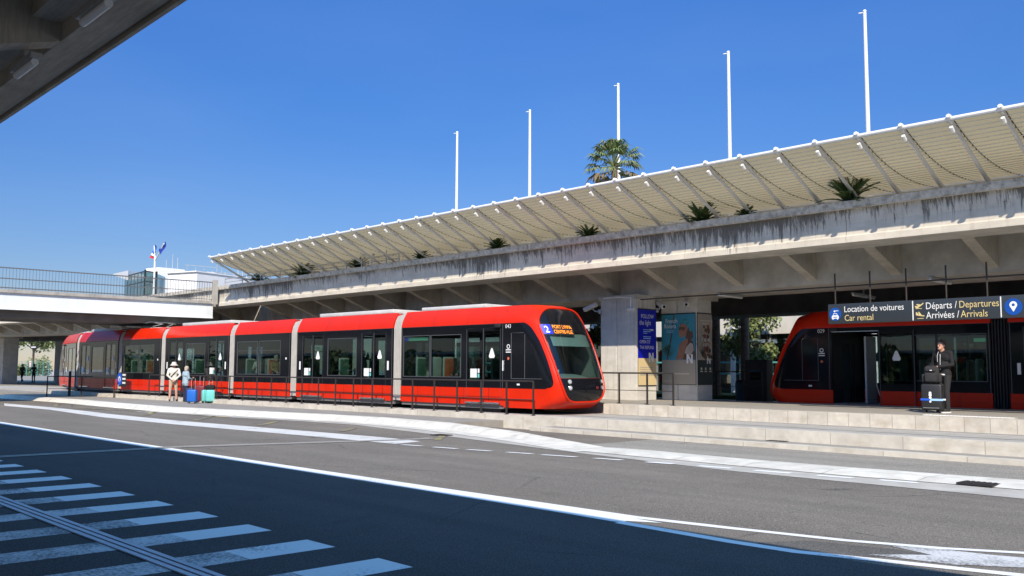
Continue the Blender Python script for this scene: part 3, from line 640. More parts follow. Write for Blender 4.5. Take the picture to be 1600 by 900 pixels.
m.build('support_frame', t, cb)
def curve(u):
    a = Vector((0, CY + .06, CZ - .02)); b = Vector((0, 22.8, 6.26)); c = Vector((0, 25.2, 6.52)); return a * (1 - u) ** 2 + b * 2 * u * (1 - u) + c * u * u
NB = 54; PX = 1.072
s_ = MB(); s_.tube([(0, CY + .02, CZ - .03), (0, BY, BZ - .05)], .046, 'strut_grey', 10)
b_ = MB(); b_.tube([(0, CY - .10, CZ + .05), (0, CY + .22, CZ - .10)], .048, 'white_metal', 10); b_.rbox((0, CY - .02, CZ + .04), (.08, .09, .09), 'white_metal', .03)
r_ = MB(); r_.tube([(0, CY + .05, CZ - .18), (0, CY + .16, CZ - .27)], .045, 'white_metal', 8); r_.tube([(0, CY + .05, CZ - .18), (0, BY + .2, BZ + .02)], .012, 'white_metal', 6)
pn = MB(); NS = 24
for i in range(NS):
    p0 = curve(i / NS); p1 = curve((i + 1) / NS); d = (p1 - p0).normalized(); nn = Vector((0, -d.z, d.y)); n_ = nn * .004; x0, x1 = .0, PX
    for a, b, k0, k1, mt in ((p0 + d * .004, p1 - d * .004, -1, 1, 'louvre'), (p0 + d * .004, p0 + d * .020, -5.5, -1.02, 'louvre_glint')):
        pn.add([(x, q.y + s * n_.y, q.z + s * n_.z) for x in (x0, x1) for q in (a, b) for s in (k0, k1)], [(0, 1, 3, 2), (4, 6, 7, 5), (0, 4, 5, 1), (2, 3, 7, 6), (0, 2, 6, 4), (1, 5, 7, 3)], mt)
ch = MB(); ch.tube([curve(i / 18) + Vector((.055, 0, 0)) for i in range(19)], .012, 'steel_dark', 6)
for i in range(1, 18): ch.rbox(curve(i / 18) + Vector((.05, 0, 0)), (.03, .05, .035), 'black_matt', .01, seg=1)
protos = [('strut', s_), ('end_bracket', b_), ('tie_rod', r_), ('louvre_panel', pn), ('panel_edge', ch)]
shr = {}
for k in range(NB + 1):
    x = 13.4 - PX * k
    for nm, mb in protos:
        if k == 0 and nm in ('louvre_panel', 'panel_edge'): continue
        if nm not in shr: o = mb.build(nm, t, (0, 0, 0)); shr[nm] = o.data
        else: o = bpy.data.objects.new(nm, shr[nm]); COL.objects.link(o); o.parent = t
        o.location = (x - cb[0], -cb[1], -cb[2])
# handrail on the bridge's far end
hb = (-42, 22.7, 5.92); t = thing('handrail', 'grey metal handrail on the coping at the bridge end', 'railing', hb)
m = MB(); m.tube([(-46.6, 22.75, 6.32), (-31, 22.75, 6.32)], .025, 'galvanised', 8); m.build('top_rail', t, hb)
m = MB(); m.tube([(-46.6, 22.75, 6.13), (-31, 22.75, 6.13)], .018, 'galvanised', 8); m.build('middle_rail', t, hb)
for k in range(9): m = MB(); m.tube([(-46.6 + 1.95 * k, 22.75, 5.9), (-46.6 + 1.95 * k, 22.75, 6.32)], .022, 'galvanised', 8); m.build('post', t, hb)
# small poles and camera dome on the coping
for px, ht, lab in ((565, .95, 'thin white pole with cross arm standing on the coping by a cycad'), (582, .55, 'short thin pole with twin heads on the coping')):
    q = ony(px, 405, 22.75); bb = (q.x, 22.75, 5.92); t = thing('mast_pole', lab, 'pole', bb)
    m = MB(); m.tube([(0, 0, 0), (0, 0, ht)], .018, 'white_metal', 8); m.build('pole', t)
    m = MB(); m.tube([(-.22, 0, ht + .02), (.10, 0, ht)], .022, 'white_metal', 8); m.rbox((.05, 0, ht - .03), (.12, .08, .08), 'galvanised', .02); m.build('head', t)
q = ony(604, 400, 22.75); t = thing('dome_camera', 'white dome camera on a bracket above the coping', 'security camera', (q.x, 22.75, 5.92))
m = MB(); m.tube([(0, 0, 0), (0, 0, .32), (-.12, -.02, .40), (-.12, -.02, .52)], .025, 'galvanised', 8); m.build('bracket', t)
m = MB(); m.tube([(0, 0, .30), (0, 0, .62), (-.05, 0, .70)], .02, 'galvanised', 8); m.tube([(-.05, -.02, .44), (-.05, -.02, .5)], [.13, .08], 'white_metal', 14); m.build('housing', t)
m = MB(); m.tube([(-.05, -.02, .36), (-.05, -.02, .39), (-.05, -.02, .435)], [.02, .065, .085], 'black_gloss', 14); m.build('dome', t)

# ------------------------------------------------------------------ pillars
def pillar(x0, x1, y0, y1, z0, z1, lab, rot=0):
    bb = ((x0 + x1) / 2, (y0 + y1) / 2, z0); t = thing('concrete_pillar', lab, 'pillar', bb, rot)
    X, Y, H_ = (x1 - x0) / 2, (y1 - y0) / 2, z1 - z0
    def half(a, b):
        m = MB(); m.rbox(((a + b) / 2, 0, H_ / 2), (b - a, 2 * Y, H_), 'pillar_concrete', .025, seg=2); m.build('shaft', t, smooth=20)
    s = -X + 2 * X * .46
    half(-X, s - .012); half(s + .012, X)
    m = MB(); m.box(s - .03, s + .03, -Y + .04, Y - .04, 0, H_ - .02, 'concrete_under'); m.build('joint_strip', t, smooth=0)
    m = MB(); m.box(-X - .08, X + .08, -Y - .02, Y + .3, H_ - .13, H_ + .02, 'concrete_under'); m.build('cap', t, smooth=0)
    return t
PA = (-21.8, -20.2, 24.85, 25.95); pillar(*PA, 0.52, 4.13, 'pale concrete pillar with blue poster on its end, just behind the tram nose')
PB = (-20.47, -18.95, 26.6, 27.5); pillar(*PB, 0.52, 4.13, 'shaded concrete pillar carrying the woman poster, behind the blue-poster pillar')
for x in (-33.5, -45.2): pillar(x - .8, x + .8, 25.0, 26.1, 0.52, 4.13, 'concrete pillar under the bridge hidden behind the long red tram' if x > -40 else 'concrete pillar under the bridge near the overpass junction')
# the two far pillars with the passage between them
pillar(-91.2, -89.6, 23.05, 24.45, 0.1, 4.2, 'far sunlit pillar at the edge of view beside the passage', R(17.5))
pillar(-99.3, -97.7, 30.7, 32.3, 0.1, 4.2, 'far shaded pillar between the passage and the tram tail', R(17.5))
# ------------------------------------------------------------------ trams
TW, Z0, ZS, ZB, ZT = 1.20, 0.23, 0.76, 2.77, 3.33
GZ0, GZ1 = 1.09, 2.47
LC, LS, LB = 7.64, 6.54, 4.88
def sbox(mb, s, x0, x1, d0, d1, z0, z1, m): mb.box(x0, x1, s * d0, s * d1, z0, z1, m)
def cove(mb, s, x0, x1):
    P = []
    for i in range(9):
        u = i / 8; zz = ZB + (ZT - ZB) * u; d = TW - 0.25 * u ** 1.6
        P.append([(x0, s * d, zz), (x1, s * d, zz)])
    mb.grid(P, 'red_paint')
    for xx in (x0, x1):
        mb.add([(xx, s * (TW - .25 * (i / 8) ** 1.6), ZB + (ZT - ZB) * i / 8) for i in range(9)] + [(xx, s * (TW - .42), ZT), (xx, s * (TW - .42), ZB)], [tuple(range(11))], 'red_paint')
def teardrop(): return [(-.5, -.55), (-.36, -.85), (.36, -.85), (.5, -.55), (.16, .62), (.0, .85), (-.16, .62)]
def window(sec, x0, x1, divs=(), open_light=False):
    for s in (-1, 1):
        m = MB(); sbox(m, s, x0, x1, TW - .03, TW - .018, GZ0, GZ1, 'tram_glass')
        for (a, b, c, d) in ((x0, x1, GZ0 - .012, GZ0 + .010), (x0, x1, GZ1 - .010, GZ1 + .012), (x0 - .012, x0 + .010, GZ0, GZ1), (x1 - .010, x1 + .012, GZ0, GZ1)): sbox(m, s, a, b, TW - .035, TW + .004, c, d, 'trim_grey')
        for xd in divs: sbox(m, s, xd - .016, xd + .016, TW - .035, TW + .003, GZ0, GZ1, 'trim_grey')
        if open_light: sbox(m, s, x0, x1, TW - .034, TW + .001, GZ1 - .40, GZ1 - .385, 'trim_grey')
        m.build('window', sec, smooth=0)
def leaf(m, s, x0, x1, d, sticker=None):
    f = .055
    sbox(m, s, x0, x1, d - .04, d, Z0 + .03, ZS, 'red_paint')
    sbox(m, s, x0, x1, d - .04, d - .001, ZS, .98, 'black_gloss'); sbox(m, s, x0, x1, d - .04, d - .001, 2.55, 2.64, 'black_gloss')
    sbox(m, s, x0, x0 + f, d - .04, d - .001, .98, 2.55, 'black_gloss'); sbox(m, s, x1 - f, x1, d - .04, d - .001, .98, 2.55, 'black_gloss')
    sbox(m, s, x0 + f, x1 - f, d - .03, d - .012, .98, 2.55, 'tram_glass')
    for xx in (x0, x1): sbox(m, s, xx - .008, xx + .008, d - .03, d + .003, Z0 + .03, 2.64, 'trim_grey')
    cx = (x0 + x1) / 2
    if sticker == 'drop': m.flat(teardrop(), (cx, s * (d + .004), 1.86), (1, 0, 0), (0, 0, 1), 'white_sticker', .27, .19)
    if sticker == 'square':
        m.flat(rect(-.2, -.14, .1, .14), (cx, s * (d + .004), 1.22), (1, 0, 0), (0, 0, 1), 'white_sticker')
        m.flat(rect(.14, .01, .22, .14), (cx, s * (d + .004), 1.22), (1, 0, 0), (0, 0, 1), 'white_sticker'); m.flat(rect(.14, -.14, .22, -.02), (cx, s * (d + .004), 1.22), (1, 0, 0), (0, 0, 1), 'case_teal')
def door(sec, x0, x1, button='front', sides=(-1, 1)):
    for s in sides:
        m = MB(); xm = (x0 + x1) / 2
        leaf(m, s, x0 + .01, xm - .004, TW - .012, 'square'); leaf(m, s, xm + .004, x1 - .01, TW - .012, 'drop')
        m.build('door', sec, smooth=0)
        m = MB(); sbox(m, s, x0 + .02, x1 - .02, TW - .02, TW + .06, Z0 + .03, Z0 + .085, 'chrome'); m.build('door_sill', sec, smooth=0)
        m = MB(); xb = x1 + .13 if button == 'front' else x0 - .13
        sbox(m, s, xb - .045, xb + .045, TW, TW + .008, 1.30, 1.62, 'white_sticker'); m.build('door_button', sec, smooth=0)
_seat = {}
def seat(sec, x, y, col, face=1):
    if col not in _seat:
        m = MB(); m.rbox((0, 0, 1.38), (.09, .46, .74), 'seat_shell', .04); m.rbox((.04, 0, 1.37), (.07, .40, .66), col, .03); m.rbox((.24, 0, 1.02), (.44, .44, .09), col, .03); m.box(.12, .30, -.15, .15, .5, .98, 'tram_lining')
        o = m.build('seat', sec); _seat[col] = o.data
    else: o = bpy.data.objects.new('seat', _seat[col]); COL.objects.link(o); o.parent = sec
    o.location = (x, y, 0); o.rotation_euler = (0, 0, 0 if face > 0 else math.pi)
def section(parent, x0, x1, wins, doors, name='car_section', close=True):
    m = MB()
    holes = [(a, b, GZ0, GZ1) for a, b in wins] + [(a, b, Z0, 2.65) for a, b in doors]; holes.sort()
    for s in (-1, 1):
        cur = x0
        for (a, b, c, d) in holes + [(x1, x1, 0, 0)]:
            # solid piece up to the opening
            sbox(m, s, cur, a, TW - .05, TW - .002, ZS, ZB, 'black_gloss'); sbox(m, s, cur, a, TW - .05, TW, Z0, ZS - .004, 'red_paint')
            if b > a:
                sbox(m, s, a, b, TW - .05, TW - .002, d, ZB, 'black_gloss')
                if c > Z0 + .01: sbox(m, s, a, b, TW - .05, TW - .002, ZS, c, 'black_gloss'); sbox(m, s, a, b, TW - .05, TW, Z0, ZS - .004, 'red_paint')
            cur = b
        sbox(m, s, x0, x1, TW - .006, TW + .004, .485, .49, 'black_matt')
        for xx in np.arange(x0 + .9, x1 - .3, 1.15): sbox(m, s, xx, xx + .007, TW - .006, TW + .003, Z0 + .01, ZS - .01, 'black_matt')
        for xx in (x0 + .03, x1 - .05): sbox(m, s, xx, xx + .02, TW - .006, TW + .003, ZS, ZB - .02, 'trim_grey')
        cove(m, s, x0, x1)
        sbox(m, s, x0, x1, TW - .01, TW + .001, ZB - .012, ZB + .004, 'black_matt')
        for xx in np.linspace(x0, x1, 4)[1:-1]:
            m.add([(xx + e, s * (TW + .003 - .25 * (i / 8) ** 1.6), ZB + (ZT - ZB) * i / 8) for e in (-.005, .005) for i in range(9)], [(i, i + 1, i + 10, i + 9) for i in range(8)], 'case_red')
    m.box(x0, x1, -TW + .25, TW - .25, ZT - .05, ZT, 'roof_grey')
    m.box(x0, x1, -TW + .06, TW - .06, .12, .34, 'tram_floor'); m.box(x0, x1, -TW + .08, TW - .08, ZB - .05, ZB - .02, 'tram_lining')
    if close:
        for xx in (x0, x1 - .04):
            m.box(xx, xx + .04, -TW + .05, -.55, .23, ZB, 'black_matt'); m.box(xx, xx + .04, .55, TW - .05, .23, ZB, 'black_matt'); m.box(xx, xx + .04, -.55, .55, 2.3, ZB, 'black_matt')
    m.box(x0 + .3, x1 - .3, -TW + .2, TW - .2, -.06, .12, 'black_matt')
    return m.build(name, parent)
FZ = [(.15, 7.05), (.20, 7.22), (.28, 7.40), (.40, 7.53), (.55, 7.61), (.73, 7.64), (.95, 7.62), (1.2, 7.55), (1.8, 7.32), (2.4, 7.05), (2.9, 6.80), (3.1, 6.68), (3.25, 6.50), (3.33, 6.25)]
_fx = [a for a, _ in FZ]; _fy = [b for _, b in FZ]
def fz(z): return float(np.interp(z, _fx, _fy))
def fzs(z): return (fz(z - .08) + fz(z) * 2 + fz(z + .08)) / 4
def wz(z): return TW if z <= ZB else TW - .25 * ((z - ZB) / (ZT - ZB)) ** 1.6
def surf(th, z):
    """th in degrees, -90 near side .. 90 other side, round the nose"""
    a = .90 + (0.42 * max(0, (z - 2.2) / .9)); e = 2 / 3.3; f = fzs(z); c = abs(math.cos(R(th))); s = abs(math.sin(R(th)))
    return Vector((f - a + a * c ** e, math.copysign(wz(z) * s ** e, th), z))
def nrm(th, z):
    t = max(-86, min(86, th)); t = t if abs(t) > 3 else (3.0 if t >= 0 else -3.0)
    n = (surf(t + 2, z) - surf(t - 2, z)).cross(surf(t, z + .04) - surf(t, z - .04)); return n.normalized()
WZC, WZH, WTH = 1.80, 1.42, 60.0
def wt(z): return float(np.interp(z, [.4, 1.6, 2.9], [50.0, 52.0, 60.0]))
def wth(z, k=1.0):
    u = abs(z - WZC) / (WZH * k); return wt(z) * k * max(0, 1 - u ** 2.9) ** (1 / 2.9)
def patch(mb, m, z0, z1, k0=1.0, off=.012, rows=22, cols=30, grow=0.0):
    P = []
    for i in range(rows + 1):
        zz = z0 + (z1 - z0) * i / rows; h = wth(zz, k0) + grow; P.append([surf(h * (2 * j / cols - 1), zz) + nrm(h * (2 * j / cols - 1), zz) * off for j in range(cols + 1)])
    mb.grid(P, m)
def cab(parent, dest=True, open_door=False, number='043'):
    x1 = 5.25
    wins = [(.36, 1.74), (1.80, 3.30)]; doors = [(3.55, 5.12)]
    c = section(parent, .24, x1, wins, doors, 'cab_section')
    # the nose: one lofted red shell with the windscreen cut out
    nz, nt = 66, 64; m = MB(); zs = np.linspace(.17, ZT, nz); P = []
    for zz in zs:
        row = [Vector((x1, -wz(zz), zz))] + [surf(-90 + 180 * j / nt, zz) for j in range(nt + 1)] + [Vector((x1, wz(zz), zz))]; P.append(row)
    k = nt + 3; vs = [q for r_ in P for q in r_]; fr = []; fk = []
    for i in range(nz - 1):
        zm = (zs[i] + zs[i + 1]) / 2
        for j in range(k - 1):
            th = -90 + 180 * (j - .5) / nt
            if 1 <= j <= nt and 1.10 < zm < 2.48 and abs(th) < wth(zm) - 3.0: continue
            fr.append((i * k + j, i * k + j + 1, (i + 1) * k + j + 1, (i + 1) * k + j))
    m.add(vs, fr, 'red_paint')
    li = MB(); LP = [[surf(-90 + 180 * j / nt, zz) - nrm(-90 + 180 * j / nt, zz) * .045 for j in range(nt + 1)] for zz in zs]; kk = nt + 1
    for s_ in (-1, 1): li.grid([[Vector((5.26, s_ * (wz(zz) - .045), zz)), Vector((fzs(zz) - .8, s_ * (wz(zz) - .045), zz))] for zz in zs], 'cab_lining')
    li.grid([[Vector((5.26, y_ * (wz(ZT) - .05), ZT - .03)), Vector((5.9, y_ * (wz(ZT) - .12), ZT - .03))] for y_ in (-1, 1)], 'cab_lining')
    li.add([q for r_ in LP for q in r_], [(i * kk + j, i * kk + j + 1, (i + 1) * kk + j + 1, (i + 1) * kk + j) for i in range(nz - 1) for j in range(nt) if not (1.06 < (zs[i] + zs[i + 1]) / 2 < 2.52 and abs(-90 + 180 * (j + .5) / nt) < wth((zs[i] + zs[i + 1]) / 2) - 1.0)], 'cab_lining'); li.build('cab_lining', c, smooth=40)
    top = P[-1]; cap = [top]
    for u in (.25, .5, .75, 1.0):
        cap.append([Vector((q.x + (min(q.x, 5.35) - q.x) * u, q.y * (1 - u), ZT + .055 * math.sin(u * math.pi / 2))) for q in top])
    m.grid(cap, 'red_paint')
    m.poly([(x1, -TW + .02, .17), (x1, TW - .02, .17)] + [surf(90 - 180 * j / nt, .17) for j in range(nt + 1)], 'black_matt')
    m.build('nose_shell', c, smooth=40)
    m = MB(); patch(m, 'black_gloss', WZC - WZH + .012, 1.085); m.build('lower_panel', c, smooth=60)
    m = MB(); patch(m, 'black_gloss', 2.50, WZC + WZH - .006); m.build('upper_panel', c, smooth=60)
    m = MB(); patch(m, 'screen_glass', 1.095, 2.49); m.build('windscreen', c, smooth=60)
    m = MB(); lp = []
    for q in range(96):
        an = 2 * math.pi * q / 96; cz_, sz_ = math.cos(an), math.sin(an); e = 2 / 2.9
        zz = WZC + WZH * math.copysign(abs(sz_) ** e, sz_); th = wt(zz) * math.copysign(abs(cz_) ** e, cz_); lp.append(surf(th, zz) + nrm(th, zz) * .018)
    m.tube(lp + [lp[0]], .034, 'red_paint', 8, cap=False); m.build('screen_frame', c, smooth=60)
    # headlights, tail lamp, wiper
    for sgn in (-1, 1):
        for zz in (.80, .98):
            th = sgn * 27; p = surf(th, zz) + nrm(th, zz) * .016; n_ = nrm(th, zz); h = MB()
            h.tube([p - n_ * .01, p + n_ * .02], .075, 'trim_grey', 18); h.tube([p + n_ * .021, p + n_ * .032], [.06, .045], 'lamp_lens', 18); h.build('headlight', c)
    th = 12; p = surf(th, .80) + nrm(th, .80) * .015; h = MB(); h.rbox(p, (.03, .11, .08), 'case_red', .01); h.build('tail_lamp', c)
    h = MB(); h.tube([surf(20, 1.06) + nrm(20, 1.06) * .03, surf(26, 1.5) + nrm(26, 1.5) * .05, surf(27, 2.0) + nrm(27, 2.0) * .04], .012, 'black_matt', 6); h.build('wiper', c)
    # side glazing of the cab: black field that follows the windscreen pillar
    for s in (-1, 1):
        def sp(x, zz, off):
            e = 3.3 / 2; a = .90 + (0.42 * max(0, (zz - 2.2) / .9)); x0 = fzs(zz) - a
            if x <= x0: return Vector((x, s * (wz(zz) + off), zz))
            th = math.degrees(math.acos(min(1, ((x - x0) / a) ** e))); th = s * max(th, 3); return surf(th, zz) + nrm(th, zz) * off
        def xr(zz): return 5.25 + (surf(wt(zz) + 13, zz).x - 5.25) * float(np.interp(zz, [.76, .79, .84, .95, 2.60, 2.71, 2.77], [.84, .93, .98, 1.0, 1.0, .95, .86]))
        h = MB(); P = []
        for i in range(40):
            zz = .765 + (2.77 - .765) * i / 39; P.append([sp(5.25 + (xr(zz) - 5.25) * j / 24, zz, .008) for j in range(25)])
        h.grid(P, 'black_gloss')
        h.build('cab_side_panel', c, smooth=40)
        h = MB(); P = []
        for i in range(16):
            zz = 1.08 + 1.36 * i / 15; P.append([sp(5.62 + (min(xr(zz) - .16, 7.0) - 5.62) * j / 16, zz, .012) for j in range(17)])
        h.grid(P, 'black_gloss')
        q = [sp(5.60, 1.06, .016), sp(5.60, 2.46, .016), sp(6.12, 2.46, .016)]; h.tube(q, .012, 'trim_grey', 6)
        h.tube([sp(5.60, 1.06, .016), sp(6.2, 1.06, .016), sp(6.86, 1.06, .016)], .012, 'trim_grey', 6)
        h.tube([sp(6.17, 1.06, .016), sp(6.17, 2.42, .016)], .010, 'trim_grey', 6)
        h.build('cab_side_window', c, smooth=40)
        h = MB(); h.flat(text2d(number), (5.33 if s < 0 else 5.60, s * (TW + .012), 2.62), (-s, 0, 0), (0, 0, 1), 'white_sticker', .17); h.build('fleet_number', c, smooth=0)
        h = MB(); h.flat(text2d('o', 'CENTER'), (5.47, s * (TW + .012), 1.98), (-s, 0, 0), (0, 0, 1), 'white_sticker', .30)
        for zq in (1.93, 1.86): h.flat(rect(-.11, 0, .11, .03), (5.47, s * (TW + .012), zq), (-s, 0, 0), (0, 0, 1), 'white_sticker')
        h.build('operator_mark', c, smooth=0)
        h = MB(); h.flat(disc(.045), (5.47, s * (TW + .012), 1.68), (-s, 0, 0), (0, 0, 1), 'seat_orange'); h.build('side_lamp', c, smooth=0)
        h = MB(); h.flat(rect(-.06, 0, .06, .05), (5.9, s * (TW + .014), .86), (-s, 0, 0), (0, 0, 1), 'white_sticker'); h.build('cab_sticker', c, smooth=0)
        h = MB(); h.rbox((5.02, s * (TW + .03), 2.70), (.24, .09, .10), 'black_matt', .02); h.build('side_camera', c)
    # destination display in the upper panel
    if dest:
        zc = 2.55; ths = np.linspace(-60, 60, 121); pts_ = [surf(float(q), zc) for q in ths]; arc = np.cumsum([0.0] + [(pts_[i + 1] - pts_[i]).length for i in range(120)]); a0 = float(np.interp(-15.0, ths, arc))
        def conform(mb, shape, ox, oz, m_, sx=1.0, sy=None, off=.030):
            sy = sx if sy is None else sy; vs_, fs_ = shape if isinstance(shape, tuple) else (shape, [tuple(range(len(shape)))]); out_ = []
            for q in vs_: th_ = float(np.interp(a0 + ox + q[0] * sx, arc, ths)); zz = zc + oz + q[1] * sy; out_.append(surf(th_, zz) + nrm(th_, zz) * off)
            mb.add(out_, fs_, m_)
        h = MB()
        for k in range(12): conform(h, rect(-.60 + .1 * k, -.16, -.50 + .1 * k, .16), 0, 0, 'black_matt', off=.020)
        h.build('display_panel', c, smooth=0)
        h = MB()
        for k in range(3): conform(h, rect(-.58 + .10 * k, -.145, -.48 + .10 * k, .145), 0, 0, 'led_blue', off=.026)
        conform(h, text2d('2', 'CENTER'), -.43, -.10, 'led_white', .26, .28, .031); h.build('route_number', c, smooth=0)
        h = MB(); conform(h, text2d('PORT LYMPIA'), -.24, .025, 'led_orange', .128, .15); conform(h, text2d('CENTRE-VILLE'), -.24, -.125, 'led_orange', .122, .15); h.build('destination_text', c, smooth=0)
    # desk and driver's seat
    h = MB(); P = []
    for i in range(9):
        u = i / 8; zz = 1.02 + .20 * math.sin(u * math.pi * .6); P.append([Vector((7.3 - 1.2 * u - .25 * abs(y) ** 2, y, zz)) for y in np.linspace(-.92, .92, 13)])
    h.grid(P, 'dash'); h.box(6.05, 6.25, -.9, .9, .3, 1.2, 'dash'); h.rbox((6.75, -.45, 1.26), (.02, .30, .16), 'white_sticker', .008); h.build('dashboard', c)
    h = MB(); h.rbox((5.75, 0, 1.42), (.12, .5, .8), 'grey_cloth', .05); h.rbox((5.98, 0, 1.0), (.5, .5, .12), 'grey_cloth', .05); h.box(5.9, 6.05, -.1, .1, .3, .95, 'black_matt'); h.build('driver_seat', c)
    h = MB(); h.box(5.24, 5.27, -1.12, -.25, .3, 2.7, 'black_matt'); h.box(5.24, 5.27, .25, 1.12, .3, 2.7, 'black_matt'); h.build('cab_partition', c, smooth=0)
    h = MB(); P = [[surf(th_, zz) - nrm(th_, zz) * .07 for th_ in np.linspace(-38, 38, 9)] for zz in (2.08, 2.3, 2.46)]; h.grid(P, 'dash'); h.build('sun_blind', c)
    for a, b in wins: window(c, a, b)
    h = MB(); sbox(h, -1, .5, 1.55, TW - .10, TW - .09, 2.31, 2.42, 'led_green'); sbox(h, -1, .30, .52, TW - .105, TW - .088, 2.31, 2.42, 'led_blue'); h.build('side_display', c, smooth=0)
    if not open_door: door(c, *doors[0])
    else:
        door(c, *doors[0], sides=(-1,))
        h = MB(); leaf(h, 1, 2.42, 3.50, TW + .07, 'drop'); h.build('door', c, smooth=0)
        h = MB(); h.tube([(3.53, TW + .05, .62), (3.60, TW + .09, .95), (3.60, TW + .09, 1.35)], .014, 'galvanised', 8); h.build('grab_rail', c)
        h = MB(); h.box(4.3, 4.36, -.2, .5, .35, 2.5, 'tram_lining'); h.box(3.9, 4.0, -.6, -.5, .35, 2.6, 'seat_orange'); h.build('interior_post', c, smooth=0)
        h = MB(); h.box(3.55, 5.12, TW - .03, TW - .01, 2.63, 2.66, 'chrome'); h.build('door_track', c, smooth=0)
    for xx, col, f_ in ((.75, 'seat_green', 1), (1.55, 'seat_orange', -1), (2.15, 'seat_orange', 1), (3.0, 'seat_green', 1)):
        for y in (-.72, .72): seat(c, xx, y, col, f_)
    h = MB(); h.rbox((2.6, -.2, ZT + .06), (3.2, 1.5, .12), 'roof_grey', .03); h.build('roof_box', c)
    return c
def sec_s(parent):
    c = section(parent, .24, LS - .24, [(2.36, 4.18)], [(.62, 2.06), (4.48, 5.92)]); window(c, 2.36, 4.18); door(c, .62, 2.06, 'rear'); door(c, 4.48, 5.92)
    for x, f_ in ((2.75, 1), (3.85, -1)):
        for y in (-.72, .72): seat(c, x, y, 'seat_green', f_)
    h = MB(); h.rbox((3.7, -.15, ZT + .07), (4.6, 1.6, .14), 'roof_grey', .03); h.build('roof_box', c)
    h = MB()
    for xx in (1.3, 5.2): h.tube([(xx, -.35, .34), (xx, -.35, ZB)], .018, 'chrome', 8)
    h.tube([(2.4, -1.0, 1.28), (4.1, -1.0, 1.28)], .016, 'chrome', 8); h.build('grab_pole', c)
    return c
def sec_b(parent):
    c = section(parent, .24, LB - .24, [(.50, 2.16), (2.26, 3.92)], []); window(c, .50, 2.16, open_light=True); window(c, 2.26, 3.92, open_light=True)
    for x, col, f_ in ((.8, 'seat_green', 1), (1.75, 'seat_orange', -1), (2.55, 'seat_orange', 1), (3.55, 'seat_orange', -1)):
        for y in (-.72, .72): seat(c, x, y, col, f_)
    h = MB(); sbox(h, -1, 4.32, 4.40, TW, TW + .01, 1.70, 1.78, 'white_sticker'); h.build('marker_lamp', c)
    return c
def bellows(parent, fold='bellows_grey', valley='trim_grey'):
    m = MB(); prof = [(1, .26), (1, 1.0), (1, 2.0), (1, 2.75), (.95, 3.0), (.86, 3.2), (.6, 3.28), (0, 3.29), (-.6, 3.28), (-.86, 3.2), (-.95, 3.0), (-1, 2.75), (-1, 2.0), (-1, 1.0), (-1, .26)]
    def ring(x, w_, dz): return [(x, s * w_, zz + (dz if zz > 2.9 else 0)) for s, zz in prof]
    N = 6; p = .50 / N
    for i in range(N):
        x = -.25 + i * p
        m.grid([ring(x + .010, 1.06, -.05), ring(x + .022, 1.15, 0), ring(x + p * .5, 1.165, .005), ring(x + p - .022, 1.15, 0), ring(x + p - .010, 1.06, -.05)], fold)
        m.grid([ring(x - .012, 1.065, -.05), ring(x + .012, 1.065, -.05)], valley)
    m.grid([ring(.235, 1.065, -.05), ring(.255, 1.065, -.05)], valley)
    for x in (-.27, .25): m.grid([ring(x, 1.03, -.05), ring(x, 1.185, .0), ring(x + .02, 1.185, 0), ring(x + .02, 1.03, -.05)], 'black_matt')
    return m.build('bellows', parent, smooth=0)
def place(o, x, y=0, rz=0): o.location = (x, y, 0); o.rotation_euler = (0, 0, rz); return o
def pantograph(parent, x):
    h = MB(); h.box(x - .8, x + .8, -.5, .5, ZT, ZT + .06, 'roof_grey')
    for y in (-.4, .4): h.tube([(x - .75, y, ZT + .08), (x + .6, y * .7, ZT + .24), (x - .3, y * .9, ZT + .33)], .022, 'galvanised', 6)
    for e in (-.32, -.18): h.tube([(x + e, -.8, ZT + .28), (x + e, -.6, ZT + .36), (x + e, .6, ZT + .36), (x + e, .8, ZT + .28)], .018, 'galvanised', 6)
    return h.build('pantograph', parent)
TH1 = math.atan(0.0445)
tip = Vector((-18.88, 20.93, 0.22))
tram = thing('tram', 'bright sunlit red and black tram with rounded nose showing line 2 on its display', 'tram', tip, TH1, 'trams at the stop')
c1 = cab(tram); place(c1, -LC)
x = -LC; be = bellows(tram); place(be, x)
x -= LS; s1 = sec_s(tram); place(s1, x)
def more_bellows(par, xx): b = copy_tree(be, par); place(b, xx); return b
more_bellows(tram, x); x -= LB; b1 = sec_b(tram); place(b1, x)
more_bellows(tram, x); x -= LS; s2 = copy_tree(s1, tram); place(s2, x)
more_bellows(tram, x); x -= LB; b2 = copy_tree(b1, tram); place(b2, x); pantograph(tram, 0).location = (x + 2.2, 0, 0)
BEND = R(-3.0); more_bellows(tram, x).rotation_euler = (0, 0, BEND / 2)
P0 = Vector((x, 0)); d = Vector((-math.cos(BEND), -math.sin(BEND)))
s3 = copy_tree(s1, tram); q = P0 + d * LS; place(s3, q.x, q.y, BEND)
B2 = R(-13); more_bellows(tram, q.x).location = (q.x, q.y, 0)
c2 = copy_tree(c1, tram); place(c2, q.x, q.y, B2 + math.pi)         # turned end for end on the last joint
# second tram, in the shade beyond the platform, nose the other way
tram2 = thing('tram', 'shaded red tram with its front door open behind the platform', 'tram', (-17.4, 29.5, 0.19), math.pi, 'trams at the stop')
d1 = cab(tram2, True, True, '029'); place(d1, -LC)
x = -LC; bd = bellows(tram2, 'black_matt', 'trim_grey'); place(bd, x); x -= LS; a = copy_tree(s1, tram2); place(a, x); place(copy_tree(bd, tram2), x); x -= LB; a = copy_tree(b1, tram2); place(a, x); place(copy_tree(bd, tram2), x); x -= LS; a = copy_tree(s1, tram2); place(a, x)  # bellows folds coloured near-black to stand for the shade on this tram
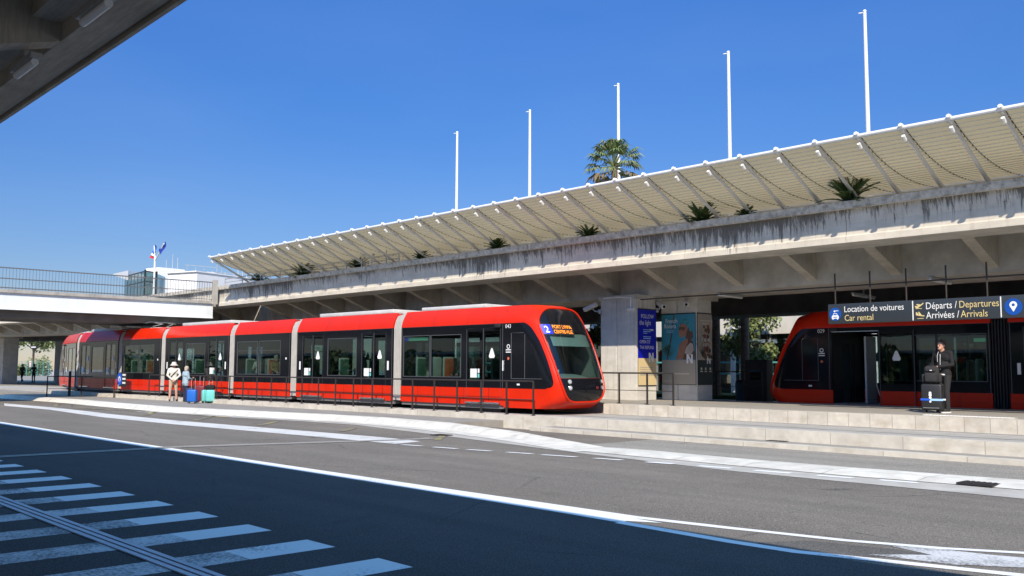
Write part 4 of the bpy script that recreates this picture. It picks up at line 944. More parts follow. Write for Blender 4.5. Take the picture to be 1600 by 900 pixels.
# ------------------------------------------------------------------ hanging sign
SY = 23.55
sx0, sx1, sz0, sz1 = -12.46, -4.2, 2.83, 3.365
sb = (-9, SY, sz0); t = thing('hanging_sign', 'dark overhead direction sign for car rental, departures and arrivals', 'sign', sb)
m = MB(); m.rbox(((sx0 + sx1) / 2, SY + .06, (sz0 + sz1) / 2), (sx1 - sx0, .12, sz1 - sz0), 'sign_grey', .012, seg=2); m.build('panel', t, sb)
for x in (-12.27, -11.29, -10.33, -9.33, -8.37, -7.4, -6.4, -5.4):
    m = MB(); m.tube([(x, SY + .06, sz1 - .02), (x, SY + .06, 4.2)], .022, 'steel_dark', 8); m.build('hanger', t, sb)
m = MB(); m.tube([(-19, SY + .06, 3.84), (2, SY + .06, 3.84)], .02, 'steel_dark', 8); m.build('cable_rail', t, sb)
FY = SY - .006
m = MB()
for x in (-10.15, -8.055): m.box(x - .012, x + .012, FY - .004, FY + .01, sz0 + .02, sz1 - .02, 'sign_white')
m.build('divider', t, sb, smooth=0)
def put(s, x, z, mm, size, sxx=1.0): L = MB(); L.flat(text2d(s), (x, FY - .003, z), X3, Z3, mm, size * sxx, size); L.build('lettering', t, sb, smooth=0)
put('Location de voitures', -12.0, 3.135, 'sign_white', .232, .84); put('Car rental', -11.99, 2.90, 'sign_yellow', .232, .84)
put('Départs / ', -9.83, 3.12, 'sign_white', .245, .82); put('Departures', -9.02, 3.12, 'sign_yellow', .245, .82)
put('Arrivées / ', -9.82, 2.885, 'sign_white', .245, .82); put('Arrivals', -8.98, 2.885, 'sign_yellow', .245, .82)
put('Terminal', -7.5, 3.12, 'sign_white', .245, .82)
for cx, rr in ((-12.25, .175), (-7.78, .20)): m = MB(); m.flat(disc(rr), (cx, FY - .001, 3.09), X3, Z3, 'sign_blue'); m.build('pictogram_disc', t, sb, smooth=0)
m = MB(); o = (-12.25, FY - .004, 3.04)
m.flat([(-.10, -.07), (.10, -.07), (.10, .0), (.07, .02), (.05, .075), (-.05, .075), (-.07, .02), (-.10, .0)], o, X3, Z3, 'sign_white')
m.flat(rect(-.045, .025, .045, .058), (o[0], o[1] - .002, o[2]), X3, Z3, 'sign_blue'); m.flat(rect(-.055, -.04, .055, -.02), (o[0], o[1] - .002, o[2]), X3, Z3, 'sign_blue')
for e in (-.08, .05): m.flat(rect(e, -.095, e + .03, -.07), o, X3, Z3, 'sign_white')
m.flat(disc(.026, 12, -.02, .13), o, X3, Z3, 'sign_white'); m.flat(rect(.0, .13, .09, .15), o, X3, Z3, 'sign_white')
m.build('car_pictogram', t, sb, smooth=0)
plane = [(-.12, .02), (-.09, .035), (-.02, -.005), (-.07, .06), (-.04, .065), (.05, .02), (.11, .045), (.125, .03), (.10, .01), (-.08, -.05)]
m = MB(); m.flat(plane, (-9.98, FY - .004, 3.21), (math.cos(.3), 0, math.sin(.3)), (-math.sin(.3), 0, math.cos(.3)), 'sign_yellow'); m.flat(rect(-.10, -.075, .06, -.06), (-9.98, FY - .004, 3.21), X3, Z3, 'sign_yellow')
m.flat(plane, (-9.98, FY - .004, 2.98), (math.cos(-.5), 0, math.sin(-.5)), (-math.sin(-.5), 0, math.cos(-.5)), 'sign_yellow'); m.flat(rect(-.06, -.095, .10, -.08), (-9.98, FY - .004, 2.98), X3, Z3, 'sign_yellow')
m.build('plane_pictogram', t, sb, smooth=0)
m = MB(); pin = [(0, -.12)] + [(.085 * math.cos(R(a)), .045 + .085 * math.sin(R(a))) for a in range(-25, 206, 15)]
m.flat(pin, (-7.78, FY - .004, 3.09), X3, Z3, 'sign_white'); m.flat(disc(.034, 16, 0, .045), (-7.78, FY - .006, 3.09), X3, Z3, 'sign_blue'); m.build('map_pin', t, sb, smooth=0)
# strip lights under the bridge
for a, b, lab in (((1122, 458), (1160, 463), 'strip light under the girder nearest the poster pillars'), ((1332, 458), (1366, 464), 'strip light above the hanging sign over its car rental part'), ((1452, 434), (1486, 440), 'strip light above the hanging sign over its arrivals part')):
    q0 = onz(*a, 4.09); q1 = onz(*b, 4.09)
    tube_light((q0.x, q0.y, 4.06), (q1.x, q1.y, 4.06), lab, 'strip lights under the bridge')

# ------------------------------------------------------------------ posters on the pillars
def frame_poster(bb, ux, n_, w_, h_, lab, zones):
    t = thing('poster', lab, 'poster', bb); ux = Vector(ux); n_ = Vector(n_)
    m = MB(); c = n_ * .012
    a = [c * 0 + ux * s * w_ / 2 + n_ * k + Z3 * zz for k in (-.0, .02) for s in (-1, 1) for zz in (0, h_)]
    m.add(a, [(0, 1, 3, 2), (4, 6, 7, 5), (0, 4, 5, 1), (2, 3, 7, 6), (0, 2, 6, 4), (1, 5, 7, 3)], 'frame_dark'); m.build('backing', t, smooth=0)
    zones(t, lambda mm, shp, x, zz, mt, sx=1, sy=None, k=0: mm.flat(shp, ux * x + Z3 * zz + n_ * (.024 + .0025 * k), ux, Z3, mt, sx, sy))
    return t
def nlogo(f, t, x, zz, sc):
    m = MB(); f(m, [(-.5, -.6), (-.25, -.6), (-.25, .15), (.25, -.6), (.5, -.6), (.5, .6), (.25, .6), (.25, -.15), (-.25, .6), (-.5, .6)][:0] or rect(-.5, -.6, -.22, .6), x, zz, 'white_sticker', sc, None, 3)
    f(m, rect(.22, -.6, .5, .6), x, zz, 'white_sticker', sc, None, 3); f(m, [(-.5, .6), (-.22, .6), (.5, -.6), (.22, -.6)][::-1], x, zz, 'white_sticker', sc, None, 4); m.build('logo', t, smooth=0)
def zones_blue(t, f):
    m = MB(); f(m, rect(-.5, .95, .5, 2.62), 0, 0, 'poster_blue'); m.build('blue_field', t, smooth=0)
    m = MB(); f(m, rect(-.5, .03, .5, .95), 0, 0, 'poster_gold'); m.build('gold_field', t, smooth=0)
    for s, x, zz, sz, sx in (('FOLLOW', -.34, 2.33, .20, .17), ('the light', -.42, 2.10, .24, .19), ('OPEN 7/7', -.42, 1.46, .16, .14), ('TAX REFUND', -.42, 1.27, .16, .13)): m = MB(); f(m, text2d(s), x, zz, 'lettering_white', sx, sz, 1); m.build('lettering', t, smooth=0)
    m = MB()
    for zz in (1.92, 1.86, 1.80, 1.68, 1.62): f(m, rect(-.22, 0, .2 if zz != 1.8 else .0, .022), 0, zz, 'strap_pale', 1, None, 1)
    f(m, rect(.14, 0, .34, .05), 0, 1.91, 'lettering_white', 1, None, 1); m.build('small_print', t, smooth=0)
    m = MB()
    for zz in (.62, .55, .48): f(m, rect(-.4, 0, .3, .03), 0, zz, 'poster_sand', 1, None, 1)
    f(m, rect(-.4, 0, .35, .05), 0, .36, 'poster_beige', 1, None, 1)
    m.build('footer_print', t, smooth=0); nlogo(f, t, .2, .98, .27)
frame_poster((PA[1] + .002, 25.43, 1.02), (0, 1, 0), (1, 0, 0), .98, 2.66, 'blue and gold shop poster with white N on the front pillar', zones_blue)
def zones_woman(t, f):
    m = MB(); f(m, rect(-.72, .86, .72, 2.46), 0, 0, 'poster_cyan'); m.build('sky_field', t, smooth=0)
    m = MB(); f(m, rect(-.72, .02, .72, .86), 0, 0, 'poster_beige'); m.build('beige_field', t, smooth=0)
    m = MB(); f(m, [(-.52, .88), (-.46, .88), (-.26, 1.75), (-.16, 2.46), (-.20, 2.46), (-.31, 1.75)], 0, 0, 'poster_hair', 1, None, 1)
    for a in range(0, 360, 24):
        f(m, [(0, 0), (.17 * math.cos(R(a - 14)), .17 * math.sin(R(a - 14))), (.30 * math.cos(R(a)), .26 * math.sin(R(a)) - .03)], -.42, 1.2, 'poster_palm', 1, None, 1)
    m.build('palm_picture', t, smooth=0)
    m = MB()
    f(m, [(-.12, .88), (-.02, 1.1), (.02, 1.35), (.16, 1.5), (.32, 1.58), (.34, 1.72), (.60, 1.55), (.70, 1.2), (.66, .88)], 0, 0, 'poster_skin', 1, None, 1)
    f(m, [(.20, .88), (.30, 1.25), (.42, 1.5), (.40, 1.62), (.64, 1.50), (.71, 1.1), (.71, .88)], 0, 0, 'poster_hair', 1, None, 2)
    f(m, [(.03, 1.93), (.0, 1.83), (.05, 1.80), (.04, 1.72), (.09, 1.66), (.18, 1.64), (.30, 1.70), (.40, 1.85), (.40, 2.1), (.20, 2.2), (.08, 2.12)], 0, 0, 'poster_skin', 1, None, 2)
    f(m, [(.30, 1.62), (.38, 1.85), (.45, 2.05), (.60, 1.9), (.64, 1.65), (.55, 1.55)], 0, 0, 'poster_hair', 1, None, 3)
    f(m, [(.05, 2.10), (.14, 2.25), (.30, 2.30), (.46, 2.24), (.58, 2.05), (.58, 1.84), (.50, 1.86), (.42, 2.02), (.24, 2.13)], 0, 0, 'poster_scarf', 1, None, 4)
    f(m, [(.02, 1.99), (.12, 2.02), (.30, 2.0), (.28, 1.90), (.18, 1.88), (.13, 1.94), (.05, 1.89)], 0, 0, 'poster_hair', 1, None, 4)
    f(m, [(.26, 1.10), (.34, 1.3), (.5, 1.45), (.62, 1.42), (.66, 1.2), (.5, 1.0)], 0, 0, 'poster_sand', 1, None, 3)
    m.build('woman_picture', t, smooth=0)
    m = MB(); f(m, text2d('French'), -.55, 2.16, 'lettering_white', .19, .22, 2); f(m, text2d('Riviera'), -.62, 1.98, 'lettering_white', .19, .22, 2)
    for zz in (1.88, 1.83): f(m, rect(-.5, 0, -.2, .02), 0, zz, 'strap_pale', 1, None, 2)
    for zz, a in ((.56, .25), (.48, .35)): f(m, rect(-.55, 0, -.55 + a * 2, .02), 0, zz, 'poster_sand', 1, None, 1)
    f(m, rect(-.6, 0, .45, .045), 0, .36, 'lettering_pale', 1, None, 1); f(m, rect(-.66, 0, -.2, .02), 0, .12, 'lettering_pale', 1, None, 1); m.build('lettering', t, smooth=0)
    nlogo(f, t, .48, .90, .26)
frame_poster(((PB[0] + PB[1]) / 2, PB[2] - .002, 1.06), (1, 0, 0), (0, -1, 0), 1.46, 2.50, 'faded cyan poster of a woman in headscarf and sunglasses with a palm', zones_woman)
def zones_dark(t, f):
    m = MB(); f(m, rect(-.42, .86, .42, 2.46), 0, 0, 'poster_sand'); m.build('sand_field', t, smooth=0)
    m = MB(); f(m, rect(-.42, .02, .42, .86), 0, 0, 'poster_dark'); m.build('dark_field', t, smooth=0)
    m = MB()
    for k in range(9):
        a = R(58 + 9 * k); f(m, [(-.02, 0), (.02, 0), (1.1 * math.cos(a), 1.1 * math.sin(a))], -.12, .95, 'poster_dark', 1, None, 1)
    rnd = random.Random(4)
    for k in range(46): f(m, disc(rnd.uniform(.03, .09), 9, rnd.uniform(-.1, .38), rnd.uniform(.95, 2.05)), 0, 0, rnd.choice(['poster_red', 'poster_hair', 'poster_dark', 'poster_skin']), 1, None, 2 + k * .1)
    m.build('plant_picture', t, smooth=0)
    m = MB()
    for zz, a in ((2.2, .3), (2.1, .2)): f(m, rect(-a, 0, a, .05), 0, zz, 'lettering_pale', 1, None, 7)
    f(m, text2d('Pop up', 'CENTER'), .04, 1.52, 'lettering_white', .17, .22, 8); f(m, text2d('store', 'CENTER'), .04, 1.34, 'lettering_white', .17, .22, 8)
    for x in (-.3, -.05, .22): f(m, rect(0, 0, .15, .035), x, .45, 'lettering_pale', 1, None, 1); f(m, disc(.05, 12), x + .07, .56, 'lettering_pale', 1, None, 1)
    m.build('lettering', t, smooth=0); nlogo(f, t, .2, .86, .22)
frame_poster((PB[1] + .002, 27.05, 1.06), (0, 1, 0), (1, 0, 0), .86, 2.50, 'dark plant poster with white lettering round the corner from the woman poster', zones_dark)
# cameras on the pillars
def cctv(loc, rz, lab):
    t = thing('security_camera', lab, 'security camera', loc, rz, 'cameras on the pillars')
    m = MB(); m.rbox((0, 0, 0), (.10, .08, .16), 'galvanised', .02); m.tube([(0, 0, 0), (-.2, 0, .02), (-.28, 0, .1)], .022, 'galvanised', 8); m.build('bracket', t)
    m = MB(); rm = Matrix.Rotation(R(22), 3, 'Y') @ Matrix.Rotation(0, 3, 'Z'); m.rbox((-.38, 0, .17), (.56, .17, .15), 'strut_grey', .03, rot=Matrix.Rotation(R(-20), 3, 'Y')); m.build('housing', t)
    m = MB(); m.tube([(-.63, 0, .085), (-.67, 0, .07)], .05, 'black_gloss', 12); m.build('lens', t)
cctv((PA[0] + .02, 24.78, 3.62), 0.2, 'long grey camera on the left edge of the blue-poster pillar')
cctv((PA[1] + .02, 26.0, 3.66), 2.6, 'small grey camera above the blue poster')
cctv((PB[1] - .35, 26.5, 3.72), 2.2, 'grey camera above the woman poster')
cb_ = (PA[1] - .25, 24.82, 3.7); t = thing('conduit', 'white cable conduit bent over the top of the blue-poster pillar', 'conduit', cb_)
m = MB(); m.tube([(.05, 0, 0), (.05, 0, .35), (-.5, 0, .40), (-1.2, 0, .38)], .028, 'white_metal', 8); m.rbox((.05, -.01, -.05), (.28, .1, .09), 'white_metal', .02); m.build('pipe', t)

# ------------------------------------------------------------------ guard rails
def guard(name_lab, pts, zf, top=1.0, mid=.42, grp=None, r=.024, cat='railing'):
    """pts: list of (x, y) where the posts stand"""
    bb = (pts[0][0], pts[0][1], zf); t = thing('guard_rail', name_lab, cat, bb, 0, grp)
    tp = [(p[0], p[1], zf + top) for p in pts]; m = MB(); m.tube([tp[0], tp[-1]] if len(pts) < 3 else tp, r, 'steel_dark', 8); m.build('top_rail', t, bb)
    m = MB(); m.tube([(p[0], p[1], zf + mid) for p in pts], .010, 'steel_dark', 6); m.build('cable', t, bb)
    a = Vector(pts[0]); b = Vector(pts[-1]); ang = math.atan2(b.y - a.y, b.x - a.x); sh = None
    for p in pts:
        if sh is None:
            m = MB(); m.box(-.030, .030, -.012, .012, 0, top, 'steel_dark'); m.box(-.06, .06, -.05, .05, 0, .012, 'steel_dark'); o = m.build('post', t, smooth=0); sh = o.data
        else: o = bpy.data.objects.new('post', sh); COL.objects.link(o); o.parent = t
        o.location = (p[0] - bb[0], p[1] - bb[1], 0); o.rotation_euler = (0, 0, ang)
    return t
fp = [-19.4 - 1.1 * k for k in range(24)]
guard('long dark guard rail on the stone step in front of the sunlit tram', [(x, wall_y(x)) for x in fp], .22, 1.0, .46)
guard('short dark barrier on the platform in front of the blue-poster pillar', [(-19.85, 22.35), (-18.85, 22.35), (-17.75, 22.35), (-16.78, 22.35)], .52, .95, .42)
guard('dark barrier near the overpass with a tall end post at the pavement tip', [(-48.2, 17.75), (-50.4, 16.9), (-51.6, 15.6)], .05, 1.05, .42)
guard('low dark railing between the poster pillars and the shaded tram nose', [(-20.9, 30.6), (-19.7, 30.6), (-18.9, 30.6)], .52, 1.0, .45)
q = onz(104, 617.5, .05); t = thing('bollard', 'thick black post standing at the end of the far barrier', 'bollard', (q.x + 1.2, 17.0, .05)); m = MB(); m.tube([(0, 0, 0), (0, 0, 1.25), (0, 0, 1.32)], [.07, .07, .03], 'steel_dark', 12); m.build('post', t)
# blue round sign with a black plate on the guard rail
q = ony(190, 593, wall_y(-45.5) - .06); t = thing('rail_sign', 'round blue sign with black and white plate on the far end of the guard rail', 'sign', (q.x, q.y, q.z - .35))
m = MB(); m.rbox((.08, .02, .35), (1.0, .03, .72), 'black_matt', .02); m.build('plate', t)
m = MB(); m.flat(disc(.33), (-.28, -.002, .37), X3, Z3, 'strap_blue'); m.flat(disc(.15, 16, 0, 0), (-.28, -.006, .37), X3, Z3, 'white_sticker'); m.flat(rect(-.06, -.13, .06, .05), (-.28, -.009, .37), X3, Z3, 'strap_blue'); m.build('blue_disc', t, smooth=0)
for zz in (.56, .36, .16): m = MB(); m.flat(rect(.1, 0, .52, .09), (0, -.004, zz - .02), X3, Z3, 'white_sticker'); m.build('text_bar', t, smooth=0)

# ------------------------------------------------------------------ masts
for i, (px, top, bot, lab) in enumerate(((714.5, 207, 330, 'shortest bare white flagpole, farthest along the sunshade'), (828, 173, 306, 'bare white flagpole between the farthest pole and the palm'), (966, 132, 290, 'bare white flagpole rising right behind the palm crown'), (1138, 82, 248, 'tall bare white flagpole past the palm, second nearest'), (1351, 18, 205, 'tallest bare white flagpole, nearest to the camera'))):
    Y_ = 46.0; a = ony(px, top, Y_); t = thing('flagpole', lab, 'flagpole', (a.x, Y_, 0.1), 0, 'bare flagpoles behind the sunshade')
    h_ = a.z - .1; m = MB(); m.tube([(0, 0, 0), (0, 0, h_ * .5), (0, 0, h_)], [.15, .13, .085], 'white_metal', 12); m.build('pole', t)
    m = MB(); m.tube([(0, 0, h_), (0, 0, h_ + .08)], [.11, .07], 'white_metal', 10); m.tube([(0, 0, h_ - .05), (-.28, -.1, h_ - .05)], .035, 'white_metal', 6); m.build('finial', t)
# ------------------------------------------------------------------ plants
rnd = random.Random(11)
def leafblade(mb, base, d, side, L_, w_, m, droop=0.0):
    tip_ = base + d * L_ + Vector((0, 0, -droop * L_)); mid = base + d * (L_ * .5) + Vector((0, 0, -droop * L_ * .2))
    mb.add([base, mid + side * w_, tip_, mid - side * w_], [(0, 1, 2, 3)], m)
def cycad(px, py, h_, lab, Y_=22.95, n=52):
    q = ony(px, py, Y_); t = thing('cycad', lab, 'plant', (q.x, Y_, 5.85), 0, 'cycads along the bridge coping')
    m = MB(); m.tube([(0, 0, -.1), (0, 0, .12)], [.12, .10], 'bark', 8); m.build('trunk', t)
    m = MB()
    for k in range(n):
        az = 2 * math.pi * k / n * 2.4 + rnd.uniform(-.2, .2); el = rnd.uniform(.15, 1.35); L_ = h_ * rnd.uniform(.72, 1.0)
        pts = []; p = Vector((0, 0, .1)); e_ = el
        for j in range(7):
            pts.append(p.copy()); p = p + Vector((math.cos(az) * math.cos(e_), math.sin(az) * math.cos(e_), math.sin(e_))) * (L_ / 6); e_ -= .10 + .06 * (1.4 - el)
        m.tube(pts, .012, 'leaf_mid', 4, cap=False); mt = rnd.choice(['leaf_dark', 'leaf_dark', 'leaf_mid'])
        for j in range(1, 7):
            d = (pts[j] - pts[j - 1]).normalized(); sd = d.cross(Vector((0, 0, 1))); sd = sd.normalized() if sd.length > .05 else Vector((1, 0, 0))
            for u in (0, .25, .5, .75):
                b = pts[j - 1].lerp(pts[j], u)
                for s in (-1, 1): leafblade(m, b, (sd * s * .75 + d * .75).normalized(), d, h_ * .25 * (1 - .09 * j), .020, mt)
    m.build('fronds', t, smooth=0)
for px, py, h_, lab in ((1328, 312, .98, 'largest cycad on the coping, nearest to the camera'), (1097, 342, .74, 'bushy cycad on the coping past the largest one'), (920, 366, .55, 'small cycad on the coping below the palm crown'), (776, 386, .62, 'cycad on the coping between the two farthest flagpoles'),
                        (658, 401, .55, 'cycad half hidden on the coping beside the dome camera'), (560, 414, .62, 'cycad on the coping beside the thin white pole'), (475, 425, .85, 'cycad on the coping behind the handrail'), (1165, 335, .40, 'little cycad tuft half hidden behind the coping beside the bushy cycad'), (405, 433, .6, 'farthest cycad tuft at the end of the sunshade')):
    cycad(px, py, h_, lab)
def fan_palm(loc, trunk_h, R_, lab, nf=40, seed=3, dry=True):
    rd = random.Random(seed); t = thing('palm_tree', lab, 'palm tree', loc)
    m = MB(); m.tube([(0, 0, 0), (.05, 0, trunk_h * .5), (0, 0, trunk_h)], [.24, .2, .17], 'bark', 12); m.build('trunk', t)
    m = MB()
    for k in range(nf):
        az = k * 2.399 + rd.uniform(-.2, .2); el = 1.45 - 2.15 * (k / nf) ** 1.25 + rd.uniform(-.12, .12); L_ = R_ * rd.uniform(.52, .68)
        d = Vector((math.cos(az) * math.cos(el), math.sin(az) * math.cos(el), math.sin(el))); c = Vector((0, 0, trunk_h)); e1 = c + d * L_ * .55 + Vector((0, 0, .03)); e2 = c + d * L_ + Vector((0, 0, -.07 * L_))
        m.tube([c, e1, e2], [.035, .022, .014], 'leaf_pale', 5, cap=False)
        dd = (e2 - e1).normalized(); sd = dd.cross(Vector((0, 0, 1))).normalized(); up = sd.cross(dd)
        mt = 'leaf_dry' if (dry and k > nf * .80) else rd.choice(['leaf_mid', 'leaf_pale', 'leaf_pale', 'leaf_olive'])
        for j in range(15):
            a = R(-105 + 15 * j + rd.uniform(-4, 4)); bd = (dd * math.cos(a) + sd * math.sin(a) + up * .12).normalized(); bl = R_ * rd.uniform(.36, .46) * (1 - .25 * abs(math.sin(a)))
            p1 = e2 + bd * bl * .55; p2 = p1 + (bd + Vector((0, 0, -.9 - .5 * rd.random()))).normalized() * bl * .55; w_ = dd.cross(bd); w_ = (w_.cross(bd)).normalized() if w_.length > .1 else sd; w_ = w_ * .045 * R_ / 1.6
            m.add([e2, p1 + w_, p2, p1 - w_], [(0, 1, 2, 3)], mt)
    m.build('crown', t, smooth=0); return t
q = ony(960, 262, 38.0); fan_palm((q.x, 38, .1), q.z - .1, 1.95, 'fan palm crown rising behind the sunshade beside a flagpole')
def tree(name, loc, h_, cr, lab, n=2600, mats=('leaf_dark', 'leaf_mid'), trunk_r=.14, crown_h=None, leaf=.16, seed=1, lobes=9, cz=None, group=None):
    rd = random.Random(seed); t = thing(name, lab, 'tree', loc, 0, group); ch = crown_h or h_ * .6; cz = cz or (h_ - ch / 2)
    m = MB(); m.tube([(0, 0, -.1), (.06, .03, h_ * .35), (0, 0, h_ * .8)], [trunk_r, trunk_r * .75, trunk_r * .25], 'bark', 9)
    cl = []
    for k in range(lobes):
        a = k * 2.4; rr = cr * rd.uniform(.25, .75); c = Vector((math.cos(a) * rr, math.sin(a) * rr, cz + ch * rd.uniform(-.38, .38))); cl.append((c, cr * rd.uniform(.30, .52)))
        m.tube([(0, 0, max(.4, c.z - ch * .35)), c * .5 + Vector((0, 0, c.z * .42)), c], [trunk_r * .4, trunk_r * .25, trunk_r * .1], 'bark', 5, cap=False)
    m.build('trunk', t)
    m = MB()
    for k in range(n):
        c, r_ = rd.choice(cl); d = Vector((rd.gauss(0, 1), rd.gauss(0, 1), rd.gauss(0, .8))).normalized(); p = c + d * r_ * (rd.random() ** .4) * rd.uniform(.8, 1.2)
        a = Vector((rd.gauss(0, 1), rd.gauss(0, 1), rd.gauss(0, 1))).normalized(); b = a.cross(Vector((rd.gauss(0, 1), rd.gauss(0, 1), rd.gauss(0, 1)))).normalized(); s = leaf * rd.uniform(.6, 1.3)
        m.add([p - a * s, p + b * s * .5, p + a * s, p - b * s * .5], [(0, 1, 2, 3)], rd.choice(mats))
    m.build('crown', t, smooth=0); return t
q = ony(1170, 560, 43.6); tree('conifer', (q.x, 43.6, .3), 5.4, 1.8, 'pale green bushy tree behind the palm trunk in front of the glass hall', 3600, ('leaf_mid', 'leaf_pale', 'leaf_pale'), seed=5, crown_h=4.0, leaf=.13)
q = ony(920, 560, 34.5); tree('shrub', (q.x, 34.5, .1), 4.2, 1.2, 'dark leafy bush seen between the sunlit tram nose and the pillar', 3000, ('leaf_dark', 'leaf_dark', 'leaf_mid'), seed=6, crown_h=3.9, leaf=.12)
q = ony(1120, 515, 43); tree('tree', (q.x - 1.0, 43, .3), 5.7, .95, 'dark branch of foliage hanging beside the dark plant poster', 900, ('leaf_dark', 'leaf_mid'), seed=8, crown_h=1.8, leaf=.14)
for px, Y_, top, lab in ((1164, 41.5, 7.5, 'bare palm trunk standing in front of the pale green tree'), (1119, 41.3, 7.0, 'brown palm trunk right beside the dark plant poster')):
    q = ony(px, 570, Y_); t = thing('palm_tree', lab, 'palm tree', (q.x, Y_, .1)); m = MB(); m.tube([(0, 0, 0), (0, 0, 1.0), (.05, 0, top)], [.28, .22, .2], 'bark', 12); m.build('trunk', t)
    m = MB(); rd = random.Random(int(px))
    for k in range(60):
        az = k * 2.4; el = rd.uniform(-.5, 1.2); d = Vector((math.cos(az) * math.cos(el), math.sin(az) * math.cos(el), math.sin(el))); sd = d.cross(Z3).normalized()
        leafblade(m, Vector((.05, 0, top)), d, sd, rd.uniform(1.0, 1.5), .12, rd.choice(['leaf_dark', 'leaf_mid']), .25)
    m.build('crown', t, smooth=0)
q = onz(52, 585, 1.0)
p = ony(52, 552, 60); tree('tree', (p.x, 60, .1), 11.0, 5.0, 'sunlit olive-green tree seen through the far passage', 2600, ('leaf_mid', 'leaf_pale', 'leaf_pale'), seed=9, crown_h=5, leaf=.4, trunk_r=.3)
p = ony(50, 590, 52); tree('hedge', (p.x, 52, .1), 2.6, 3.4, 'clipped green hedge beyond the walkers in the far passage', 2600, ('leaf_mid', 'leaf_pale'), seed=10, crown_h=2.4, leaf=.22, cz=1.2)
p = ony(165, 459, 40); tree('shrub', (p.x, 40, 5.0), 2.4, 2.4, 'low green shrub behind the overpass railing beside the glass box', 900, ('leaf_mid', 'leaf_dark'), seed=12, crown_h=1.4, leaf=.25, cz=1.0)

# ------------------------------------------------------------------ buildings behind
def P3(px, py, Y_): return ony(px, py, Y_)
bb = (-135, 55, 0); t = thing('terminal_building', 'white terminal block with rooftop plant beyond the overpass', 'building', bb)
def wedge(mb, pts, z0, z1, m): mb.slab([(p.x, p.y) for p in pts], z0, z1, m)
top = P3(308, 425, 52).z
def H(px, py, z_): return onz(px, py, z_)
a = H(308, 425, top); back = Vector((-30, 20, 0))
def along(a, d, px):      # walk from a along d (on the plan) to the sight line of column px
    r_ = ray(px, 430); k = (a.y * r_.x - a.x * r_.y) / (d[0] * r_.y - d[1] * r_.x); return Vector((a.x + d[0] * k, a.y + d[1] * k, a.z))
b = along(a, (-.35, .94), 396); c = along(a, (-.94, -.35), 262)
m = MB(); wedge(m, [a, b, b + back, c + back, c], 0, top, 'wall_white'); m.build('wall', t, bb, smooth=0)
o_ = Vector((.2, -.2, 0)); m = MB(); wedge(m, [a + o_, b + o_, b + back, c + back, c + o_], top, top + .15, 'wall_white'); m.build('roof', t, bb, smooth=0)
zp = P3(249, 417, 58).z; u0 = H(228, 419.5, zp); u1 = H(249, 417.5, zp); u2 = H(276, 420, zp)
m = MB(); wedge(m, [u0, u1, u2, u2 + Vector((-12, 8, 0)), u0 + Vector((-12, 8, 0))], 0, zp, 'wall_white'); m.build('penthouse', t, bb, smooth=0)
m = MB(); rd = random.Random(2)
for px in range(284, 392, 7):
    q = H(px, 432, top + .1) + Vector((-4, 2.4, 0)); m.tube([q, q + Vector((rd.uniform(-.3, .3), 0, rd.uniform(.6, 2.2)))], .05, 'galvanised', 5)
for px in (258, 268, 276): q = H(px, 420, zp) + Vector((-2, 1, 0)); m.tube([q, q + Vector((0, 0, rd.uniform(.8, 2.6)))], .05, 'galvanised', 5)
q0 = H(282, 431, top) + Vector((-4, 2.4, 1.1)); q1 = H(392, 436, top) + Vector((-4, 2.4, 1.1)); m.tube([q0, q1], .05, 'galvanised', 5); m.tube([q0 + Vector((0, 0, .9)), q0.lerp(q1, .5) + Vector((0, 0, .7))], .05, 'galvanised', 5); m.build('roof_railing', t, bb)
for q, sz, rr in ((H(325, 429, top) + Vector((-4, 2, .2)), (1.6, 1.6, 1.1), .3), (H(350, 432, top) + Vector((-4, 2, .1)), (2.6, 2.6, .6), .15), (H(274, 432, top) + Vector((-1, 1, .5)), (1.3, 1.3, 1.2), .25)): m = MB(); m.rbox(q, sz, 'wall_pale', rr); m.build('roof_plant', t, bb)
# glass stair box
gt_ = P3(227, 421, 50).z; g0 = H(195, 430, gt_); g1 = H(227, 421.5, gt_); g2 = H(245, 424, gt_); gb = (g1.x, g1.y, 0)
t = thing('glass_tower', 'dark-framed glass stair tower with a white roof fin', 'building', gb); gk = Vector((-7, 5, 0))
m = MB(); wedge(m, [g0, g1, g2, g2 + gk * .6, g0 + gk * .4], 0, gt_ - .3, 'building_glass'); m.build('glazing', t, gb, smooth=0)
m = MB()
for p in (g1, g2): m.box(p.x - .10, p.x + .10, p.y - .10, p.y + .10, 0, gt_, 'frame_dark')
for z_ in (gt_ - .2, gt_ - 1.6): m.tube([(g0.x, g0.y, z_), (g1.x, g1.y, z_), (g2.x, g2.y, z_)], .09, 'frame_dark', 4)
for k in range(1, 6): p = g0.lerp(g1, k / 6); m.box(p.x - .03, p.x + .03, p.y - .03, p.y + .03, 0, gt_ - .2, 'frame_dark')
m.build('frame', t, gb, smooth=0)
m = MB(); f0 = H(177, 429, gt_ - .3); f1 = H(200, 428, gt_); m.add([f0 - Z3 * .1, f1 - Z3 * .9, f1 + Vector((-3, 4, -.9)), f0 + Vector((-2, 3, -.1)), f0 + Z3 * .1, f1 + Z3 * .5, f1 + Vector((-3, 4, .5)), f0 + Vector((-2, 3, .1))], [(0, 1, 2, 3), (7, 6, 5, 4), (0, 4, 5, 1), (1, 5, 6, 2), (2, 6, 7, 3), (3, 7, 4, 0)], 'wall_white'); m.build('roof_fin', t, gb, smooth=0)
m = MB(); wedge(m, [g0.lerp(g1, .15) + gk * .3, g1 + gk * .3, g2 + gk * .25, g2 + gk * .5, g0 + gk * .35], 0, gt_ - .6, 'tram_lining'); m.build('stair_core', t, gb, smooth=0)
